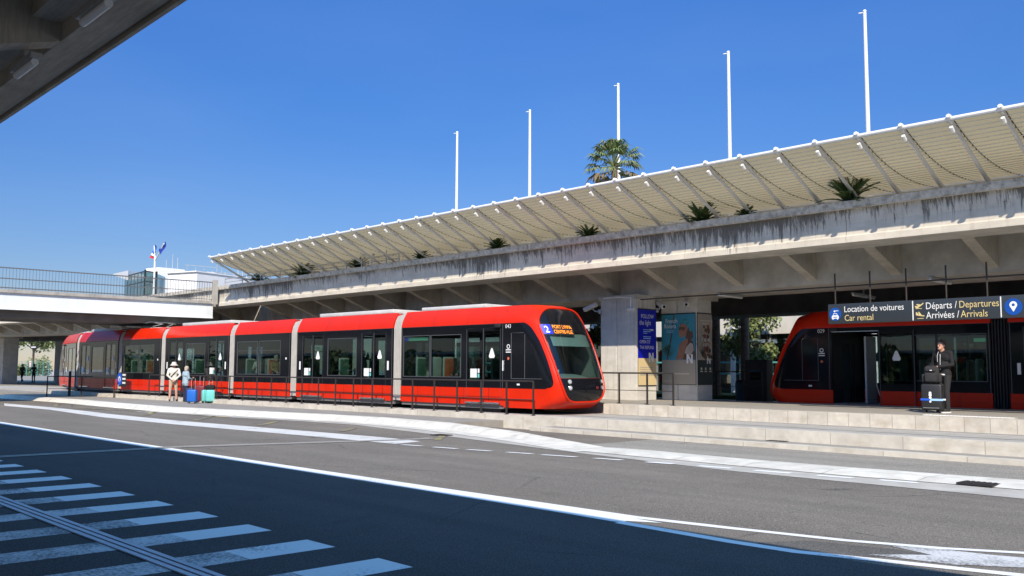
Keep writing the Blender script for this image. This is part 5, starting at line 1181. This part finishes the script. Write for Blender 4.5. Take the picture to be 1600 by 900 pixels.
# flagpole with two flags
q0 = P3(240, 460, 36); q1 = P3(241, 400, 36); t = thing('flagpole', 'thin flagpole flying a tricolour and a dark blue flag', 'flagpole', (q0.x, 36, .1))
m = MB(); m.tube([(0, 0, 0), (0, 0, q1.z - .1)], .09, 'white_metal', 8); e1 = P3(256, 381, 36); e0 = P3(241, 384, 36); base_ = Vector((q0.x, 36, .1))
m.tube([Vector((0, 0, q1.z - .6)), e1 - base_], .06, 'white_metal', 6); m.tube([Vector((0, 0, q1.z - .6)), e0 - base_], .05, 'white_metal', 6); m.build('pole', t)
def flagpoly(name, pts, mt):
    m = MB(); 
    for k, (quad, mm) in enumerate(pts):
        c = [P3(x, y, 36) - base_ for x, y in quad]; n = 6; P = []
        for i in range(n + 1):
            u = i / n; l_ = c[0].lerp(c[3], u); r_ = c[1].lerp(c[2], u); w_ = .12 * math.sin(u * 5); P.append([l_ + Vector((0, w_, 0)), r_ + Vector((0, w_ + .05, 0))])
        m.grid(P, mm)
    m.build(name, t, smooth=60)
flagpoly('tricolour_flag', [([(241, 383), (243, 383), (241.5, 397), (239.5, 395)], 'flag_mid_blue'), ([(239.5, 390), (241.5, 392), (241, 401), (237.5, 398)], 'white_cloth'), ([(237.5, 396), (241, 399), (240, 405), (235, 402)], 'flag_red')], None)
flagpoly('blue_flag', [([(257.5, 377), (258.5, 379), (252, 398), (249.5, 391)], 'flag_blue')], None)
# rear glass hall seen under the bridge
rb = (-28, 46, 0); t = thing('glass_hall', 'glass-fronted hall with a bright concrete parapet beyond the bridge', 'building', rb)
m = MB(); m.box(-60, 6, 46, 60, 3.62, 5.2, 'wall_pale'); m.build('parapet', t, rb, smooth=0)
m = MB(); m.box(-60, 6, 46.3, 46.35, .1, 3.62, 'building_glass'); m.build('glazing', t, rb, smooth=0)
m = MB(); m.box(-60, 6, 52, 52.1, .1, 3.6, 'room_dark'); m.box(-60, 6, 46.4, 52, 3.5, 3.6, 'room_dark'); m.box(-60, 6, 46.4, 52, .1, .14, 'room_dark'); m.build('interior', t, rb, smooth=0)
m = MB()
for k in range(34): m.box(-60 + 2 * k, -59.94 + 2 * k, 46.2, 46.36, .1, 3.62, 'galvanised')
m.build('mullion', t, rb, smooth=0)
m = MB()
for z_ in (1.35, 2.0): m.box(-60, -22, 46.18, 46.2, z_, z_ + .09, 'teal_band')
m.build('glass_band', t, rb, smooth=0)
# the terminal across the road, behind the camera: what the tram windows mirror
tb_ = (-40, -34, 0); t = thing('airport_terminal', 'low dark glass hall across the road, mirrored in the tram windows', 'building', tb_)
m = MB(); m.box(-170, 60, -44, -34.2, -.3, 3.3, 'frame_dark'); m.build('wall', t, tb_, smooth=0)
m = MB(); m.box(-170, 60, -34.1, -34.05, .6, 3.0, 'building_glass'); m.build('glazing', t, tb_, smooth=0)
m = MB(); m.box(-170, 60, -45, -33.2, 3.31, 3.6, 'wall_pale'); m.build('roof', t, tb_, smooth=0)
where = ('nearest the overpass', 'second beyond the overpass', 'third beyond the overpass', 'fourth beyond the overpass', 'fifth beyond the overpass', 'on the near side of the overpass', 'midway along the hall', 'opposite the poster pillars', 'opposite the shaded tram', 'at the near end of the hall')
for k, x_ in enumerate((-58, -76, -95, -116, -140, -42, -28, -13, 2, 18)):
    tree('tree', (x_, -26 - (k % 3) * 2, -.3), 3.6 + (k % 3) * .6, 3.6, 'dense low green tree across the road, ' + where[k], 700, ('leaf_mid', 'leaf_dark'), seed=20 + k, crown_h=3.4, leaf=.42, cz=2.0, group='trees across the road')
bx = ony(1160, 600, 33.2); t = thing('litter_bin', 'dark blue litter bin beside the rear railing', 'bin', (bx.x, 33.2, .1)); m = MB(); m.tube([(0, 0, 0), (0, 0, .05), (0, 0, .95), (0, 0, 1.0)], [.24, .27, .30, .26], 'bin_blue', 16); m.build('body', t); m = MB(); m.tube([(0, 0, 1.0), (0, 0, 1.08)], [.31, .2], 'black_matt', 16); m.build('lid', t)
bx = ony(1186, 600, 33.0); t = thing('ticket_machine', 'dark upright machine beside the shaded tram nose', 'machine', (bx.x, 33.0, .1)); m = MB(); m.rbox((0, 0, .95), (1.0, .5, 1.9), 'steel_dark', .04); m.build('cabinet', t); m = MB(); m.rbox((0, -.26, 1.3), (.5, .02, .4), 'black_gloss', .008); m.build('screen', t)
# sign and fence in the far passage
p = ony(52, 565, 48); t = thing('street_sign', 'small black sign on a forked post in the far passage', 'sign', (p.x, 48, .1)); m = MB(); m.tube([(0, 0, 0), (0, 0, 4.0)], .07, 'steel_dark', 8); m.tube([(0, 0, 3.4), (-.9, 0, 4.6)], .06, 'steel_dark', 6); m.tube([(0, 0, 3.4), (.9, 0, 4.6)], .06, 'steel_dark', 6); m.build('post', t); m = MB(); m.rbox((0, -.05, 4.8), (3.0, .06, .55), 'black_matt', .02); m.build('plate', t); m = MB(); m.flat(rect(-1.2, -.1, 1.2, .1), (0, -.085, 4.8), X3, Z3, 'white_sticker'); m.build('lettering', t, smooth=0)
p = ony(50, 575, 50); t = thing('mesh_fence', 'pale green mesh fence behind the walkers in the far passage', 'fence', (p.x, 50, .1))
for k in range(7): m = MB(); m.box(-9 + 3 * k - .05, -8.95 + 3 * k, -.03, .03, 0, 2.6, 'teal_band'); m.build('post', t, smooth=0)
m = MB()
for k in range(9): m.box(-9, 9, -.012, .012, .25 + .28 * k, .28 + .28 * k, 'teal_band')
m.build('wire_panel', t, smooth=0)
m = MB(); m.rbox((-.9, -.06, 2.0), (1.0, .03, 1.0), 'white_sticker', .02); m.flat(rect(-.38, -.38, .38, .38), (-.9, -.08, 2.0), X3, Z3, 'flag_red'); m.flat(rect(-.26, -.26, .26, .26), (-.9, -.084, 2.0), X3, Z3, 'white_sticker'); m.build('notice', t, smooth=0)
# ------------------------------------------------------------------ people
def capsule(bm_v, bm_f, p0, p1, r0, r1, flat_=None, n=12):
    """closed tapered capsule; flat_=(axis vector, factor) squashes the section along that axis"""
    p0 = Vector(p0); p1 = Vector(p1); ax = (p1 - p0); L_ = ax.length; ax = ax.normalized() if L_ > 1e-6 else Vector((0, 0, 1))
    ref = Vector((0, 1, 0)) if abs(ax.y) < .9 else Vector((1, 0, 0)); a = (ref - ax * ref.dot(ax)).normalized(); b = ax.cross(a)
    rings = []
    for k in range(1, 5): t_ = -math.pi / 2 + k * math.pi / 8; rings.append((p0 + ax * (r0 * math.sin(t_)), r0 * math.cos(t_)))
    for k in range(0, 4): t_ = k * math.pi / 8; rings.append((p1 + ax * (r1 * math.sin(t_)), r1 * math.cos(t_)))
    o = len(bm_v); pole0 = p0 - ax * r0; pole1 = p1 + ax * r1; vs = []
    for c, r_ in rings: vs += [c + (a * math.cos(2 * math.pi * k / n) + b * math.sin(2 * math.pi * k / n)) * r_ for k in range(n)]
    vs += [pole0, pole1]
    if flat_:
        fa, ff = Vector(flat_[0]).normalized(), flat_[1]; c0 = (p0 + p1) / 2
        vs = [v - fa * ((v - c0).dot(fa) * (1 - ff)) for v in vs]
    bm_v += vs; R_ = len(rings)
    for i in range(R_ - 1):
        for k in range(n): bm_f.append((o + i * n + k, o + i * n + (k + 1) % n, o + (i + 1) * n + (k + 1) % n, o + (i + 1) * n + k))
    for k in range(n): bm_f.append((o + R_ * n, o + (k + 1) % n, o + k)); bm_f.append((o + R_ * n + 1, o + (R_ - 1) * n + k, o + (R_ - 1) * n + (k + 1) % n))
def person(label, loc, rz, H_, J, wear, voxel=.014, cat='person', group=None, hair=None, extras=None, heavy=1.0, shoulders=.19):
    """J: joints given for a 1.75 m figure facing -Y; wear: material of each body zone"""
    t = thing('person', label, cat, loc, rz, group); k = H_ / 1.75
    j = dict(ankL=(.10, .0, .09), ankR=(-.10, .0, .09), kneL=(.105, -.02, .49), kneR=(-.105, -.02, .49), hipL=(.095, 0, .90), hipR=(-.095, 0, .90), pel=(0, 0, .95), wai=(0, 0, 1.10), che=(0, 0, 1.30), nec=(0, 0, 1.47), hed=(0, -.02, 1.62),
             shoL=(shoulders, 0, 1.42), shoR=(-shoulders, 0, 1.42), elbL=(.25, .03, 1.14), elbR=(-.25, .03, 1.14), wriL=(.26, -.05, .90), wriR=(-.26, -.05, .90), toeL=None, toeR=None, hanL=None, hanR=None)
    j.update(J); V_ = {a: Vector(b) for a, b in j.items() if b is not None}
    for s in 'LR':
        if j['toe' + s] is None: V_['toe' + s] = V_['ank' + s] + Vector((0, -.16, -.055))
        if j['han' + s] is None: V_['han' + s] = V_['wri' + s] + (V_['wri' + s] - V_['elb' + s]).normalized() * .085
    prims = []
    def P(z, a, b, r0, r1, fl=None): prims.append((z, Vector(a) * k, Vector(b) * k, r0 * k, r1 * k, fl))
    hv = heavy; fb = ((0, 1, 0), .68)
    P('top', V_['che'] + Vector((-.09, 0, .02)), V_['che'] + Vector((.09, 0, .02)), .125 * hv, .125 * hv, ((0, 1, 0), .88)); P('top', V_['wai'], V_['che'], .145 * hv, .16, ((0, 1, 0), .72)); P('top', V_['shoL'] * .92 + V_['nec'] * .08, V_['shoR'] * .92 + V_['nec'] * .08, .072, .072)
    P('top', V_['pel'] + Vector((0, 0, .04)), V_['wai'], .155 * hv, .15 * hv, ((0, 1, 0), .74)); P('trouser', V_['pel'] + Vector((-.06, 0, -.02)), V_['pel'] + Vector((.06, 0, -.02)), .125 * hv, .125 * hv, ((0, 1, 0), .9))
    P('skin', V_['nec'] - Vector((0, 0, .03)), V_['hed'] - Vector((0, -.01, .06)), .058, .055)
    P('skin', V_['hed'] + Vector((0, .012, .025)), V_['hed'] + Vector((0, -.012, -.05)), .088, .068, ((1, 0, 0), .86)); P('skin', V_['hed'] + Vector((0, -.075, -.085)), V_['hed'] + Vector((0, -.06, -.08)), .03, .04)
    P('skin', V_['hed'] + Vector((0, -.098, .0)), V_['hed'] + Vector((0, -.108, -.03)), .012, .018)
    for s, sg in (('L', 1), ('R', -1)):
        P('skin', V_['hed'] + Vector((sg * .077, .01, -.005)), V_['hed'] + Vector((sg * .08, .015, -.035)), .018, .012)
        P('top', V_['sho' + s], V_['elb' + s], .062 * hv, .05); P('sleeve', V_['elb' + s], V_['wri' + s], .05, .036)
        h0, h1 = V_['wri' + s], V_['han' + s]; d = (h1 - h0).normalized(); P('skin', h0 + d * .02, h1, .030, .036, None)
        sd = d.cross(Vector((0, 1, 0))); sd = sd.normalized() if sd.length > .1 else Vector((1, 0, 0)); cu = sd.cross(d)
        for q, ln in ((-.027, .062), (-.009, .074), (.009, .070), (.027, .055)):
            f0 = h1 + sd * q; f1 = f0 + (d * .8 + cu * -.35).normalized() * ln * .55; f2 = f1 + (d * .5 + cu * -.8).normalized() * ln * .5
            P('skin', f0, f1, .010, .009); P('skin', f1, f2, .009, .007)
        P('skin', h0 + d * .03 + sd * .03 * sg, h0 + d * .075 + sd * .062 * sg, .012, .009)
        P('trouser', V_['hip' + s], V_['kne' + s], .092 * hv, .062); P('shin', V_['kne' + s], V_['ank' + s] + Vector((0, 0, .03)), .064, .046 if wear.get('shin') == 'skin' else .058)
        P('shoe', V_['ank' + s] + Vector((0, .03, -.035)), V_['toe' + s] + Vector((0, 0, .0)), .045, .036); P('sock', V_['ank' + s] + Vector((0, 0, .12)), V_['ank' + s], .047, .042)
    vs, fs = [], []
    for (z, a, b, r0, r1, fl) in prims: capsule(vs, fs, a, b, r0, r1, fl)
    me = bpy.data.meshes.new('body'); me.from_pydata([tuple(v) for v in vs], [], fs); tmp = bpy.data.objects.new('tmp', me); COL.objects.link(tmp)
    rm = tmp.modifiers.new('r', 'REMESH'); rm.mode = 'VOXEL'; rm.voxel_size = voxel; sm = tmp.modifiers.new('s', 'SMOOTH'); sm.factor = .5; sm.iterations = 3 if voxel > .01 else 4
    dg = bpy.context.evaluated_depsgraph_get(); out = bpy.data.meshes.new_from_object(tmp.evaluated_get(dg)); bpy.data.objects.remove(tmp); bpy.data.meshes.remove(me)
    n = len(out.polygons); cen = np.empty(n * 3); out.polygons.foreach_get('center', cen); cen = cen.reshape(-1, 3); best = np.full(n, 1e9); who = np.zeros(n, int)
    zones = ['top', 'sleeve', 'trouser', 'shin', 'sock', 'shoe', 'skin']
    for (z, a, b, r0, r1, fl) in prims:
        A = np.array(a); B = np.array(b); ab = B - A; L2 = max(1e-9, ab @ ab); u = np.clip((cen - A) @ ab / L2, 0, 1); dv = cen - (A + u[:, None] * ab)
        if fl: fa = np.array(Vector(fl[0]).normalized()); dv = dv + np.outer((dv @ fa) * (1 / fl[1] - 1), fa)
        dd = np.linalg.norm(dv, axis=1) - (r0 + (r1 - r0) * u)
        if z in ('sock',): dd = dd + .004
        w_ = dd < best; best[w_] = dd[w_]; who[w_] = zones.index(z)
    hem = wear.get('hem', .88) * k
    legs = (who == 2) & (cen[:, 2] > hem); who[legs & (np.abs(cen[:, 0]) < .3)] = 0
    used = [wear[z] for z in zones]; out.materials.clear()
    for mm in used: out.materials.append(M[mm])
    if 'knee_hem' in wear: who[(who == 2) & (cen[:, 2] < wear['knee_hem'] * k)] = 3
    if 'knee_hem' in wear: who[(who == 3) & (cen[:, 2] > wear['knee_hem'] * k)] = 2
    out.polygons.foreach_set('material_index', who.astype(np.int32)); out.polygons.foreach_set('use_smooth', [True] * n); out.name = 'body'
    o = bpy.data.objects.new('body', out); COL.objects.link(o); o.parent = t
    if hair:
        m = MB(); c = V_['hed'] * k; bmv, bmf = [], []
        if hair[0] == 'short': capsule(bmv, bmf, c + Vector((0, .03, .045)) * k, c + Vector((0, .045, -.02)) * k, .095 * k, .075 * k, ((1, 0, 0), .95))
        if hair[0] == 'full':
            capsule(bmv, bmf, c + Vector((0, .02, .05)) * k, c + Vector((0, .045, -.05)) * k, .108 * k, .085 * k)
        m.add(bmv, bmf, hair[1]); m.build('hair', t, smooth=60)
        if hair[0] == 'hat':
            m.v, m.f, m.m, m.mats = [], [], [], []; m = MB(); z0 = c.z + .03 * k; P_ = []
            for (r_, zz) in ((.19, -.035), (.18, -.03), (.112, .012), (.108, .06), (.095, .105), (.05, .122), (.001, .125)): P_.append([Vector((c.x + r_ * k * math.cos(a), c.y + .01 + r_ * k * 1.08 * math.sin(a), z0 + zz * k)) for a in np.linspace(0, 2 * math.pi, 21)])
            m.grid(P_, hair[1]); bpy.data.objects.remove([x for x in t.children if x.name.startswith('hair')][-1]); m.build('sun_hat', t, smooth=50)
    # eyes, brows and mouth
    m = MB(); c = V_['hed']
    for sg in (-1, 1): m.rbox((c + Vector((sg * .031, -.087, .004))) * k, (.024 * k, .012 * k, .010 * k), 'black_matt', .004); m.rbox((c + Vector((sg * .031, -.090, .024))) * k, (.034 * k, .01 * k, .007 * k), 'hair_brown', .003)
    m.rbox((c + Vector((0, -.100, -.064))) * k, (.042 * k, .012 * k, .009 * k), 'case_red', .004); m.build('face_features', t)
    if extras: extras(t, V_, k)
    return t
# couple by the guard rail
pm = onz(270, 627, .05)
def ex_man(t, V_, k):
    m = MB(); pts = [(-.16, -.02, 1.46), (-.15, .10, 1.40), (0, .145, 1.25), (.14, .13, 1.08), (.17, .03, .98)]; m.tube([Vector(p) * k for p in pts], .018, 'grey_cloth', 6); m.build('bag_strap', t)
    m = MB(); m.tube([Vector((.17 * math.cos(a), .128 * math.sin(a), .955)) * k for a in np.linspace(0, 2 * math.pi, 17)], .022, 'black_cloth', 6); m.build('belt', t)
person('man in cream shirt, khaki shorts and cream sun hat with hands behind his back', (pm.x, pm.y, .05), R(-112), 1.76,
       dict(elbL=(.27, .14, 1.17), wriL=(.08, .19, .98), hanL=(.01, .20, .93), elbR=(-.27, .14, 1.17), wriR=(-.06, .20, .96), hanR=(.0, .215, .90), ankL=(.14, .02, .09), ankR=(-.15, .0, .09), kneL=(.13, -.01, .49), kneR=(-.13, -.01, .49)),
       dict(top='cream_cloth', sleeve='cream_cloth', trouser='khaki_cloth', shin='skin', sock='white_cloth', shoe='shoe_dark', skin='skin', knee_hem=.50, hem=.93), .015, hair=('hat', 'cream_cloth'), extras=ex_man, heavy=1.1, shoulders=.20)
pw = onz(289, 628, .05)
person('woman with short pale hair in a blue checked shirt and navy trousers beside the suitcases', (pw.x, pw.y, .05), R(-158 - 20), 1.60,
       dict(elbL=(.27, -.02, 1.14), wriL=(.22, -.22, 1.06), elbR=(-.27, -.03, 1.15), wriR=(-.20, -.25, 1.12), hanR=(-.15, -.32, 1.18), hed=(0, -.05, 1.60), nec=(0, -.02, 1.46)),
       dict(top='check_cloth', sleeve='check_cloth', trouser='navy_cloth', shin='navy_cloth', sock='navy_cloth', shoe='shoe_dark', skin='skin', hem=.80), .015, hair=('full', 'hair_grey'), heavy=1.28, shoulders=.19)
# man on the platform
pp = onz(1478, 645, .52); pp = Vector((pp.x, 24.2, .52))
def ex_plat(t, V_, k):
    m = MB(); m.tube([Vector((.015, -.128, 1.40)) * k, Vector((.01, -.135, 1.25)) * k, Vector((.005, -.132, 1.02)) * k], .006, 'white_metal', 6); m.build('zip', t)
    m = MB(); m.tube([Vector((-.05, -.10, 1.46)) * k, Vector((-.06, -.138, 1.36)) * k, Vector((-.055, -.142, 1.22)) * k], .005, 'white_cloth', 6); m.build('cord', t)
    m = MB(); P_ = []
    for zz, g_ in ((.90, .0), (.93, .004)): P_.append([Vector((.172 * math.cos(a), .138 * math.sin(a), zz)) * k for a in np.linspace(0, 2 * math.pi, 25)])
    m.grid(P_, 'white_cloth'); m.build('shirt_hem', t)
    m = MB(); P_ = []
    for zz, r_ in ((1.02, 1.0), (1.10, 1.02), (1.22, 1.03)): P_.append([Vector((.166 * r_ * math.cos(a), .130 * r_ * math.sin(a), zz)) * k for a in np.linspace(0, 2 * math.pi, 25)])
    m.grid(P_, 'grey_cloth'); m.build('jacket_panel', t)
    m = MB()
    for s in 'LR': m.rbox((V_['toe' + s] + Vector((0, .07, -.022))) * k, (.105 * k, .30 * k, .035 * k), 'white_cloth', .012)
    m.build('shoe_sole', t)
person('man in black zipped jacket and grey jeans resting his hands on a backpack', pp, R(-12), 1.85,
       dict(elbL=(.25, -.02, 1.15), wriL=(.05, -.24, 1.10), hanL=(-.03, -.27, 1.08), elbR=(-.27, -.02, 1.14), wriR=(-.16, -.25, 1.09), hanR=(-.18, -.33, 1.06), ankL=(.09, -.02, .09), kneL=(.10, -.05, .50), ankR=(-.10, .02, .09), hed=(-.01, -.05, 1.615)),
       dict(top='black_cloth', sleeve='black_cloth', trouser='jean_grey', shin='jean_grey', sock='jean_grey', shoe='shoe_dark', skin='skin', hem=.90), .0095, hair=('short', 'hair_brown'), extras=ex_plat, heavy=1.08, shoulders=.20)
# far walkers in the passage
for px, lab, J, wr in ((34, 'far walker in patterned top and black trousers leaning in mid-step', dict(ankL=(.10, -.18, .10), kneL=(.10, -.16, .50), ankR=(-.09, .26, .14), kneR=(-.10, .06, .50), pel=(0, .0, .94)), dict(top='grey_cloth', sleeve='grey_cloth', trouser='black_cloth', shin='black_cloth', sock='black_cloth', shoe='white_cloth', skin='skin', hem=.9)),
                       (52, 'far walker in dark jacket and grey trousers with elbows out', dict(elbL=(.34, .0, 1.18), wriL=(.2, -.1, 1.05), elbR=(-.34, 0, 1.18), wriR=(-.2, -.1, 1.05)), dict(top='black_cloth', sleeve='black_cloth', trouser='grey_cloth', shin='grey_cloth', sock='grey_cloth', shoe='shoe_dark', skin='skin', hem=.9))):
    q = onz(px, 598, .1); person(lab, (q.x, q.y, .1), R(40), 1.75, J, wr, .03, hair=('full', 'hair_brown'))
q = onz(-2, 598, .1)
# passengers in the trams
def in_tram(x, y, z_): return tram.matrix_local @ Vector((x, y, z_)) if False else Vector((tip.x + x * math.cos(TH1) - y * math.sin(TH1), tip.y + x * math.sin(TH1) + y * math.cos(TH1), tip.z + z_))
wv = lambda top_, tr='navy_cloth': dict(top=top_, sleeve=top_, trouser=tr, shin=tr, sock=tr, shoe='shoe_dark', skin='skin', hem=.9)
sit = dict(kneL=(.12, -.42, .52), kneR=(-.12, -.42, .52), ankL=(.12, -.44, .10), ankR=(-.12, -.44, .10), hipL=(.1, -.02, .50), hipR=(-.1, -.02, .50), pel=(0, 0, .54), wai=(0, 0, .70), che=(0, 0, .90), nec=(0, 0, 1.07), hed=(0, -.02, 1.22), shoL=(.19, 0, 1.02), shoR=(-.19, 0, 1.02), elbL=(.25, -.05, .78), elbR=(-.25, -.05, .78), wriL=(.15, -.28, .66), wriR=(-.15, -.28, .66))
for x, y, z_, rz, J, top_, hair_, lab in ((-2.85, -.55, .34, R(100), {}, 'blue_cloth', ('short', 'hair_brown'), 'passenger in a bright blue shirt standing behind the front door'), (-4.75, -.75, .55, R(-80), sit, 'grey_cloth', ('full', 'hair_brown'), 'dark-haired passenger seated by the second window from the cab'),
                                    (-16.25, -.7, .55, R(90), sit, 'tan_cloth', ('full', 'hair_grey'), 'passenger in a tan coat leaning in the short middle section'), (-11.6, .3, .34, R(-60), {}, 'black_cloth', ('short', 'hair_grey'), 'grey-haired passenger in black standing between two doors'), (-17.6, -.7, .55, R(-90), sit, 'cream_cloth', ('short', 'hair_grey'), 'seated passenger in a pale top at the rear of the short section')):
    q = in_tram(x, y, z_); person(lab, q, rz + TH1, 1.72, J, wv(top_), .022, hair=hair_)

# ------------------------------------------------------------------ luggage
def suitcase(loc, rz, w_, d_, h_, mt, lab, handle=.45, ribs=True, group=None, extra=None, wheel=.05):
    t = thing('suitcase', lab, 'suitcase', loc, rz, group); z0 = wheel + .02
    m = MB(); m.rbox((0, 0, z0 + h_ / 2), (w_, d_, h_), mt, .05)
    if ribs:
        for k in range(5): x = -w_ * .36 + k * w_ * .18; m.rbox((x, 0, z0 + h_ / 2), (.022, d_ + .014, h_ * .82), mt, .01)
    m.build('shell', t)
    m = MB(); m.rbox((0, 0, z0 + h_ / 2), (w_ + .006, .014, h_ + .006), 'black_matt', .006); m.build('zip_band', t)
    for sx in (-1, 1):
        for sy in (-1, 1):
            m = MB(); m.tube([(sx * (w_ / 2 - .06) - .012, sy * (d_ / 2 - .05), wheel / 2 + .002), (sx * (w_ / 2 - .06) + .012, sy * (d_ / 2 - .05), wheel / 2 + .002)], wheel / 2, 'black_matt', 12); m.box(sx * (w_ / 2 - .06) - .018, sx * (w_ / 2 - .06) + .018, sy * (d_ / 2 - .05) - .018, sy * (d_ / 2 - .05) + .018, wheel * .6, z0 + .01, 'black_matt'); m.build('wheel', t)
    if handle:
        m = MB(); a = w_ * .20; y = d_ / 2 - .04; m.tube([(-a, y, z0 + h_ - .02), (-a, y, z0 + h_ + handle)], .010, 'galvanised', 6); m.tube([(a, y, z0 + h_ - .02), (a, y, z0 + h_ + handle)], .010, 'galvanised', 6); m.tube([(-a - .02, y, z0 + h_ + handle), (a + .02, y, z0 + h_ + handle)], .016, 'black_matt', 8); m.build('pull_handle', t)
    m = MB(); m.tube([(-.08, 0, z0 + h_), (-.07, 0, z0 + h_ + .03), (.07, 0, z0 + h_ + .03), (.08, 0, z0 + h_)], .012, 'black_matt', 6); m.build('carry_handle', t)
    if extra: extra(t, w_, d_, h_, z0)
    return t
gl = 'suitcases of the waiting couple'
q = onz(300, 630.5, .05); B0 = Vector((q.x, q.y, .05)); rot = R(44)
suitcase(B0, rot, .40, .25, .52, 'case_blue', 'bright blue suitcase with its handle up standing in front of the others', .48, group=gl)
q = onz(293, 628.3, .05); suitcase((q.x - .1, q.y + .15, .05), rot, .38, .24, .55, 'case_navy', 'dark navy suitcase half hidden behind the bright blue one', 0, group=gl)
q = onz(313, 628.8, .05); suitcase((q.x, q.y, .05), rot, .42, .28, .66, 'case_red', 'dark red suitcase between the blue and teal ones', .42, group=gl)
q = onz(321, 629.8, .05); suitcase((q.x, q.y, .05), R(44 + 50), .36, .18, .50, 'case_teal', 'slim teal suitcase next to the red one', 0, group=gl)
q = onz(328.5, 630, .05); T2 = Vector((q.x, q.y, .05)); suitcase(T2, R(44 + 20), .36, .25, .50, 'case_teal', 'teal suitcase outermost of the group, under the black bag', .42, group=gl)
bb = T2 + Vector((-.12, .05, .57)); t = thing('holdall', 'small black bag lying on top of the teal suitcases', 'bag', bb, rot); m = MB(); m.rbox((0, 0, .11), (.40, .22, .22), 'black_cloth', .08); m.build('body', t); m = MB(); m.tube([(-.12, -.03, .18), (-.08, -.03, .30), (.08, -.03, .30), (.12, -.03, .18)], .012, 'tan_cloth', 6); m.build('handle', t)
def ex_black(t, w_, d_, h_, z0):
    m = MB(); m.rbox((0, 0, z0 + h_ * .40), (w_ + .016, d_ + .02, .055), 'strap_blue', .008); m.flat(rect(-.02, -.026, .28, .026), (0, -d_ / 2 - .013, z0 + h_ * .40), X3, Z3, 'strap_pale'); m.build('strap', t)
    m = MB(); m.rbox((w_ / 2 + .05, -d_ / 2 + .02, z0 + h_ * .41), (.07, .03, .04), 'white_sticker', .008); m.build('strap_tag', t)
    m = MB()
    for zz, r_ in ((.66, .032), (.58, .038), (.48, .034), (.33, .026)): m.flat(disc(r_, 14), (-.02, -d_ / 2 - .016, z0 + h_ * zz), X3, Z3, 'white_sticker')
    m.build('sticker', t, smooth=0)
    m = MB(); m.flat(rect(-.2, -.006, .18, .006), (0, -d_ / 2 - .006, z0 + .06), X3, Z3, 'galvanised'); m.build('trim', t, smooth=0)
q = onz(1454, 645.5, .52); SB = Vector((q.x, 23.92, .52)); suitcase(SB, R(8), .50, .32, .66, 'case_black', 'large black suitcase with blue strap and white stickers on the platform', 0, ribs=False, extra=ex_black)
bz = .52 + .07 + .66; t = thing('backpack', 'dark grey backpack standing on the black suitcase', 'backpack', (SB.x - .01, SB.y, bz), R(8))
m = MB(); m.rbox((0, 0, .23), (.36, .24, .46), 'grey_cloth', .10); m.build('body', t)
m = MB(); m.rbox((0, -.13, .16), (.28, .10, .24), 'grey_cloth', .045); m.rbox((0, -.12, .36), (.25, .08, .12), 'grey_cloth', .035); m.build('front_pocket', t)
for s in (-1, 1): m = MB(); m.rbox((s * .19, 0, .14), (.08, .17, .22), 'grey_cloth', .035); m.build('side_pocket', t)
m = MB(); m.tube([(-.05, .03, .45), (-.04, .03, .52), (.04, .03, .52), (.05, .03, .45)], .012, 'black_cloth', 6); m.build('carry_loop', t); m = MB(); m.rbox((.02, -.165, .34), (.05, .01, .02), 'white_sticker', .003); m.build('badge', t)
